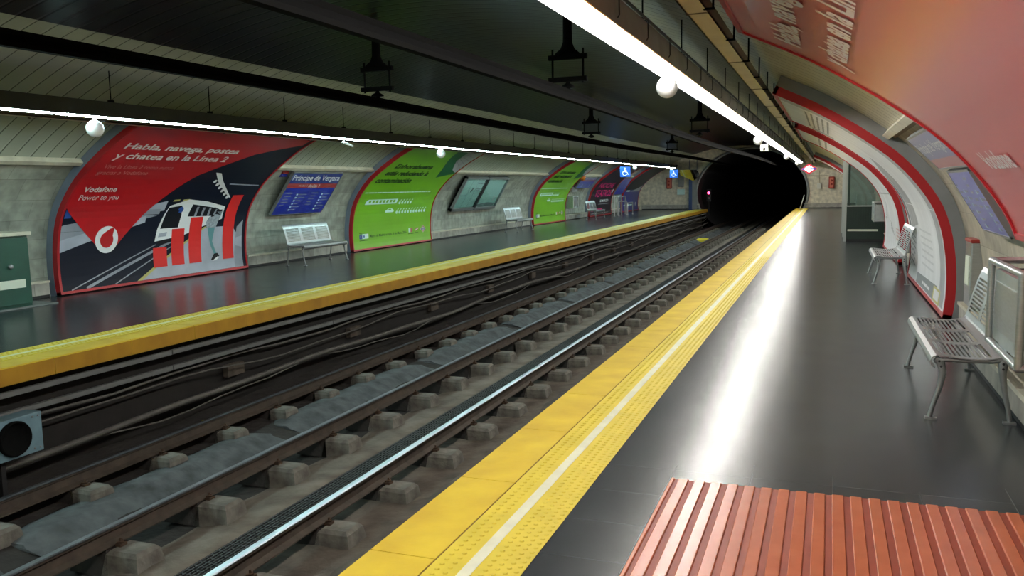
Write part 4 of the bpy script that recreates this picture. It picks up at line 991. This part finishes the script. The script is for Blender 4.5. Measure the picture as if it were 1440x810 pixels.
# ------------------------------------------------------------------ bins, cabinets, SOS point
def bin_(side, x0, y0, y1, z0, z1, label):
    sg = side; xw = 1.45 if side > 0 else -11.72
    t = thing('litter_bin', label, 'litter bin', (x0, (y0 + y1) / 2, z0))
    mb = MB(); mb.hexa([(x0 + sg * .02, y0 + .02, z0 + .02), (xw, y0 + .02, z0 + .02), (xw, y1 - .02, z0 + .02), (x0 + sg * .02, y1 - .02, z0 + .02), (x0 + sg * .02, y0 + .02, z1 - .05), (xw, y0 + .02, z1 - .05), (xw, y1 - .02, z1 - .05), (x0 + sg * .02, y1 - .02, z1 - .05)], 'binpanel'); mb.build('body', t)
    mb = MB(); r = .022
    for (p, q) in (((x0, y0, z0), (x0, y1, z0)), ((x0, y0, z1), (x0, y1, z1)), ((x0, y0, z0), (x0, y0, z1)), ((x0, y1, z0), (x0, y1, z1)), ((x0, y1, z1), (xw, y1, z1)), ((x0, y0, z1), (xw, y0, z1)), ((x0, y1, z0), (xw, y1, z0)), ((x0, y0, z0), (xw, y0, z0))): mb.tube([p, q], r, 'stainless', 10)
    for y in (y0, y1):
        for z in (z0, z1): mb.ball((x0, y, z), r, 'stainless', 10, 6)
    mb.build('frame', t)
    mb = MB(); xf = x0 + sg * .012; mb.box((xf, y0 + .08, z0 + .10), (xf + sg * .02, y1 - .08, z1 - .12), 'stainless'); mb.build('door_panel', t, bevel=.004)
    mb = MB(); mb.box((x0 + sg * .06, y0 + .06, z1 - .055), (xw - sg * .04, y1 - .06, z1 - .045), 'black'); mb.build('opening', t)['label'] = 'dark top opening'
bin_(1, .985, 5.15, 6.06, .57, 1.085, 'stainless litter bin at the right edge, just past the nearest bench')
bin_(1, 1.05, 22.4, 23.2, .62, 1.07, 'far stainless litter bin in front of the green kiosk')
bin_(-1, -11.2, 38.0, 38.8, .60, 1.13, 'stainless litter bin right of the farther green poster')
t = thing('help_point', 'slim metal emergency call box with a red top beside the white poster', 'call box', (1.45, 9.8, .28))
mb = MB(); mb.box((1.385, 9.70, .28), (1.52, 10.10, .955), 'stainless'); mb.build('casing', t, bevel=.01)
mb = MB(); mb.box((1.375, 9.69, .945), (1.50, 10.11, .985), 'hose'); mb.build('cap', t, bevel=.01)['label'] = 'red cap'
mb = MB(); mb.box((1.375, 9.78, .50), (1.39, 10.02, .80), 'label'); mb.build('plate', t)
t = thing('cabinet', 'dark green metal cabinet left of the big red poster', 'cabinet', (-11.2, 8.2, 0))
mb = MB(); mb.box((-11.7, 7.30, .02), (-10.93, 8.97, 1.05), 'dgreen'); mb.build('body', t, bevel=.008)
mb = MB(); mb.box((-10.93, 8.38, .06), (-10.905, 8.955, 1.02), 'dgreen'); d1 = mb.build('door', t, bevel=.006)
mb = MB(); mb.lathe([(.03, 0), (.035, .03), (.03, .045), (.001, .05)], (-10.905, 8.63, .62), 'alu', 'x', 14); mb.build('knob', d1)
mb = MB(); mb.box((-10.905, 8.45, .30), (-10.898, 8.86, .42), 'label'); mb.build('label_plate', d1)
mb = MB(); mb.box((-10.93, 7.34, .06), (-10.905, 8.36, 1.02), 'dgreen'); mb.build('door', t, bevel=.006)
mb = MB(); mb.box((-11.72, 7.26, 1.05), (-10.88, 9.0, 1.105), 'cream'); mb.build('top_slab', t, bevel=.006)
mb = MB(); mb.box((-11.55, 7.2, 0), (-10.86, 9.35, .02), 'conduit'); mb.build('base_strip', t)

# kiosk
t = thing('kiosk', 'dark green staff kiosk with a glazed upper half on the right platform', 'kiosk', (.9, 25.5, 0))
ka, kb, kx = 24.2, 28.2, .42
mb = MB(); mb.box((kx + .02, ka + .02, .06), (1.55, kb, .94), 'kiosk')
for i in range(18): mb.box((kx + .06 + i * .06, ka + .008, .40), (kx + .085 + i * .06, ka + .02, .90), 'kiosk')
mb.build('lower_panel', t)
mb = MB(); mb.box((kx + .03, ka + .025, 0), (1.5, kb, .06), 'black'); mb.build('base', t)
mb = MB()
for y in (ka, 26.2, kb): mb.box((kx - .03, y - .005, 0), (kx + .035, y + .065, 2.56), 'kpost')
mb.box((kx, ka, .93), (1.5, ka + .05, .96), 'kpost'); mb.box((kx, ka, 2.50), (1.1, ka + .05, 2.56), 'kpost'); mb.box((kx, ka, .93), (kx + .05, kb, .96), 'kpost'); mb.box((kx, ka, 2.50), (kx + .05, kb, 2.56), 'kpost'); mb.build('frame', t)
mb = MB(); mb.box((kx + .06, ka + .01, .96), (kx + .11, ka + .05, 2.5), 'kiosk'); mb.build('mullion', t)
mb = MB(); mb.box((kx + .05, ka + .03, .96), (1.32, ka + .036, 2.2), 'glass'); mb.box((kx + .05, ka + .03, 2.2), (1.0, ka + .036, 2.5), 'glass'); mb.build('pane', t)
mb = MB(); mb.box((kx + .015, ka + .06, .96), (kx + .021, kb, 2.5), 'glass'); mb.build('pane', t)
mb = MB(); mb.box((kx + .1, kb - .1, .94), (1.3, kb - .05, 2.4), 'housing'); mb.box((kx + .3, ka + .8, .94), (1.2, ka + 1.4, 1.25), 'housing'); mb.build('interior', t)
mb = MB()
for i in range(5): mb.box((kx + .14, ka + .045, 2.02 + i * .085), (1.05 - i * .05, ka + .055, 2.07 + i * .085), 'kiosk')
mb.build('blind', t)['label'] = 'dark slatted blind behind the glass'
mb = MB(); mb.box((kx + .07, ka + .0, .275), (1.24, ka + .012, .325), 'label'); mb.build('strip', t)['label'] = 'pale yellow strip'

# ------------------------------------------------------------------ far end
def hose_box(x, z, label):
    t = thing('hose_box', label, 'fire hose box', (x, Y1 - .1, z))
    mb = MB(); mb.box((x - .17, Y1 - .22, z - .36), (x + .17, Y1, z + .36), 'hose'); mb.build('casing', t, bevel=.05)
    mb = MB(); mb.box((x - .11, Y1 - .235, z - .30), (x + .11, Y1 - .215, z + .30), 'hosed'); mb.build('door', t, bevel=.02)
    mb = MB(); mb.lathe([(.05, 0), (.06, -.02), (.001, -.025)], (x, Y1 - .235, z + .12), 'hose', 'y', 14); mb.lathe([(.05, 0), (.06, -.02), (.001, -.025)], (x, Y1 - .235, z - .1), 'hose', 'y', 14); mb.build('dial', t)
hose_box(.14, 1.55, 'red hose box on the cream end wall of the right platform')
hose_box(-9.70, 1.70, 'dark red hose box on the end wall of the opposite platform')
t = thing('switch_box', 'small off-white box on the right end wall near the red hose box', 'box', (-.56, Y1, 1.33))
mb = MB(); mb.box((-.69, Y1 - .14, 1.18), (-.43, Y1, 1.52), 'boxwhite'); mb.build('casing', t, bevel=.015)
mb = MB(); mb.tube([(-.56, Y1 - .03, 1.52), (-.56, Y1 - .03, 2.3)], .02, 'tray', 6); mb.tube([(-1.2, Y1 - .03, 1.98), (-.1, Y1 - .03, 1.98)], .018, 'tray', 6); mb.build('conduit', t)
t = thing('notice_plate', 'pale notice on the opposite end wall beside the blue door', 'notice', (-8.95, Y1, 1.0))
mb = MB(); mb.box((-9.2, Y1 - .03, .95), (-8.72, Y1, 1.30), 'p_aqua'); mb.build('sheet', t); mb = MB(); mb.box((-9.22, Y1 - .035, .93), (-8.70, Y1 - .028, .95), 'alu'); mb.build('edge', t)
mb = MB(); mb.box((-8.42, Y1 - .22, 0), (-8.22, Y1 - .02, 1.95), 'doorblue'); mb.box((-8.22, Y1 - .16, 0), (-7.9, Y1 - .02, 2.2), 'grey'); struct(mb.build('door_1'))
mb = MB(); mb.box((-9.1, Y1 - .2, 1.45), (-8.75, Y1, 2.35), 'grey'); tag(mb.build('junction_box', bevel=.02), 'tall grey box on the opposite end wall under the mirror', 'box')
t = thing('platform_mirror', 'angular driver mirror hanging by the left side of the tunnel mouth', 'mirror', (-8.2, 53.6, 1.9))
pl = [(-8.75, 2.50), (-7.75, 2.50), (-7.62, 2.30), (-7.65, 2.05), (-7.98, 1.80), (-8.75, 2.18)]
mb = MB(); vs = [(x, 53.5 + (x + 8.2) * .25 - (z - 2.15) * .45, z) for x, z in pl]; n = 6; v2 = [(x, y + .08, z) for x, y, z in vs]
mb.add(vs + v2, [tuple(range(6, 12))] + [(i, (i + 1) % 6, 6 + (i + 1) % 6, 6 + i) for i in range(6)], 'grey'); mb.build('backing', t)
mb = MB(); mb.add([(x, y + .002, z) for x, y, z in vs], [tuple(range(6))], 'mirror'); mb.build('glass', t)
mb = MB(); mb.tube([(-8.2, 53.55, 2.48), (-8.2, 53.55, 3.1)], .03, 'grey', 8); mb.tube([(-7.75, 53.65, 2.48), (-7.75, 53.65, 3.2)], .03, 'grey', 8); mb.build('hanger', t)
t = thing('track_signal', 'red signal light glowing in the dark tunnel mouth', 'signal', (-7.35, 56.6, 0))
mb = MB(); mb.box((-7.55, 56.55, .45), (-7.25, 56.8, 1.25), 'black'); mb.build('casing', t, bevel=.02)
mb = MB(); mb.lathe([(.085, 0), (.07, -.02), (.001, -.03)], (-7.40, 56.55, 1.02), 'sred', 'y', 16); mb.build('lens', t)['label'] = 'lit red lens'
mb = MB(); mb.lathe([(.07, 0), (.06, -.02), (.001, -.025)], (-7.40, 56.55, .68), 'grey', 'y', 16); mb.build('lens', t)['label'] = 'unlit lower lens'
mb = MB(); mb.tube([(-7.40, 56.68, -1.25), (-7.40, 56.68, .46)], .05, 'black'); mb.build('post', t)
mb = MB(); mb.tube([(-1.62, 54.0, .0), (-1.40, 54.3, .82)], .025, 'boxwhite', 8); tag(mb.build('leaning_pole'), 'thin white pole leaning at the tunnel end of the right platform', 'pole')

# hanging wheelchair signs
def access(x, y, z, s, label):
    t = thing('access_sign', label, 'sign', (x, y, z))
    mb = MB(); mb.box((x - s / 2, y, z - s / 2), (x + s / 2, y + .08, z + s / 2), 'acc'); mb.build('panel', t, bevel=.008)
    A = Art(lambda u, v, l: (x + u * s, y - .001 * l, z + v * s)); k = 'accw'
    A.disc((-.02, .34), .065, k); A.line([(-.02, .27), (.0, -.02)], .085, k); A.line([(.0, .13), (.16, .11)], .05, k); A.line([(.0, -.01), (.19, -.03), (.28, -.25)], .065, k); A.line([(.25, -.25), (.35, -.20)], .055, k)
    pts = [(-.03 + .21 * math.cos(a), -.13 + .21 * math.sin(a)) for a in [math.radians(q) for q in range(100, 345, 12)]]
    A.line(pts, .055, k); A.build('symbol', t)
    mb = MB(); mb.tube([(x - s * .3, y + .04, z + s / 2), (x - s * .3, y + .04, 2.76)], .012, 'frameblk', 6); mb.tube([(x + s * .3, y + .04, z + s / 2), (x + s * .3, y + .04, 2.76)], .012, 'frameblk', 6); mb.build('hanger', t)
access(-8.45, 36.8, 2.205, .46, 'nearer blue wheelchair sign hanging over the opposite platform')
access(-8.40, 49.0, 2.22, .46, 'farther blue wheelchair sign hanging near the tunnel mouth')

# metro roundel at the end of the right light line
t = thing('metro_sign', 'red and white diamond metro sign hanging at the far right platform end', 'sign', (-.98, 46, 2.27))
x, y, z = -.98, 46., 2.27
mb = MB(); q = [(x - .42, z), (x, z - .27), (x + .42, z), (x, z + .27)]; mb.prism_y(q, y, y + .12, 'rr'); mb.build('panel', t)
A = Art(lambda u, v, l: (x + u, y - .002 * l, z + v)); A.poly([(-.29, 0), (0, -.185), (.29, 0), (0, .185)], 'rw', 1, 0); A.rect(-.34, -.045, .34, .045, 'rb', 2); A.text('Metro', -.22, -.03, .06, 'rw', 3, .44, .02); A.build('face', t)
mb = MB(); mb.tube([(x - .15, y + .06, z + .15), (x - .15, y + .06, 3.05)], .01, 'frameblk', 6); mb.tube([(x + .15, y + .06, z + .15), (x + .15, y + .06, 2.95)], .01, 'frameblk', 6); mb.build('hanger', t)

# leaning rails on the opposite platform
def urail(y0, y1, h, x, label):
    mb = MB(); r = .06; mb.tube([(x, y0, 0), (x, y0, h - r), (x, y0 + r * .3, h - r * .3), (x, y0 + r, h), (x, y1 - r, h), (x, y1 - r * .3, h - r * .3), (x, y1, h - r), (x, y1, 0)], .028, 'stainless', 10)
    for yy in (y0, y1): mb.lathe([(.06, 0), (.06, .012), (.028, .014)], (x, yy, 0), 'stainless', 'z', 14)
    tag(mb.build('leaning_rail'), label, 'rail')
urail(43.3, 44.9, 1.06, -10.52, 'taller polished U-shaped leaning rail beside the black poster')
urail(44.0, 45.9, .76, -10.46, 'low front polished U-shaped leaning rail before the blue poster')
urail(45.0, 46.8, 1.0, -10.75, 'rear polished U-shaped leaning rail near the blue board')
urail(45.6, 46.9, .66, -10.34, 'low right hand polished U-shaped leaning rail beside the blue poster')
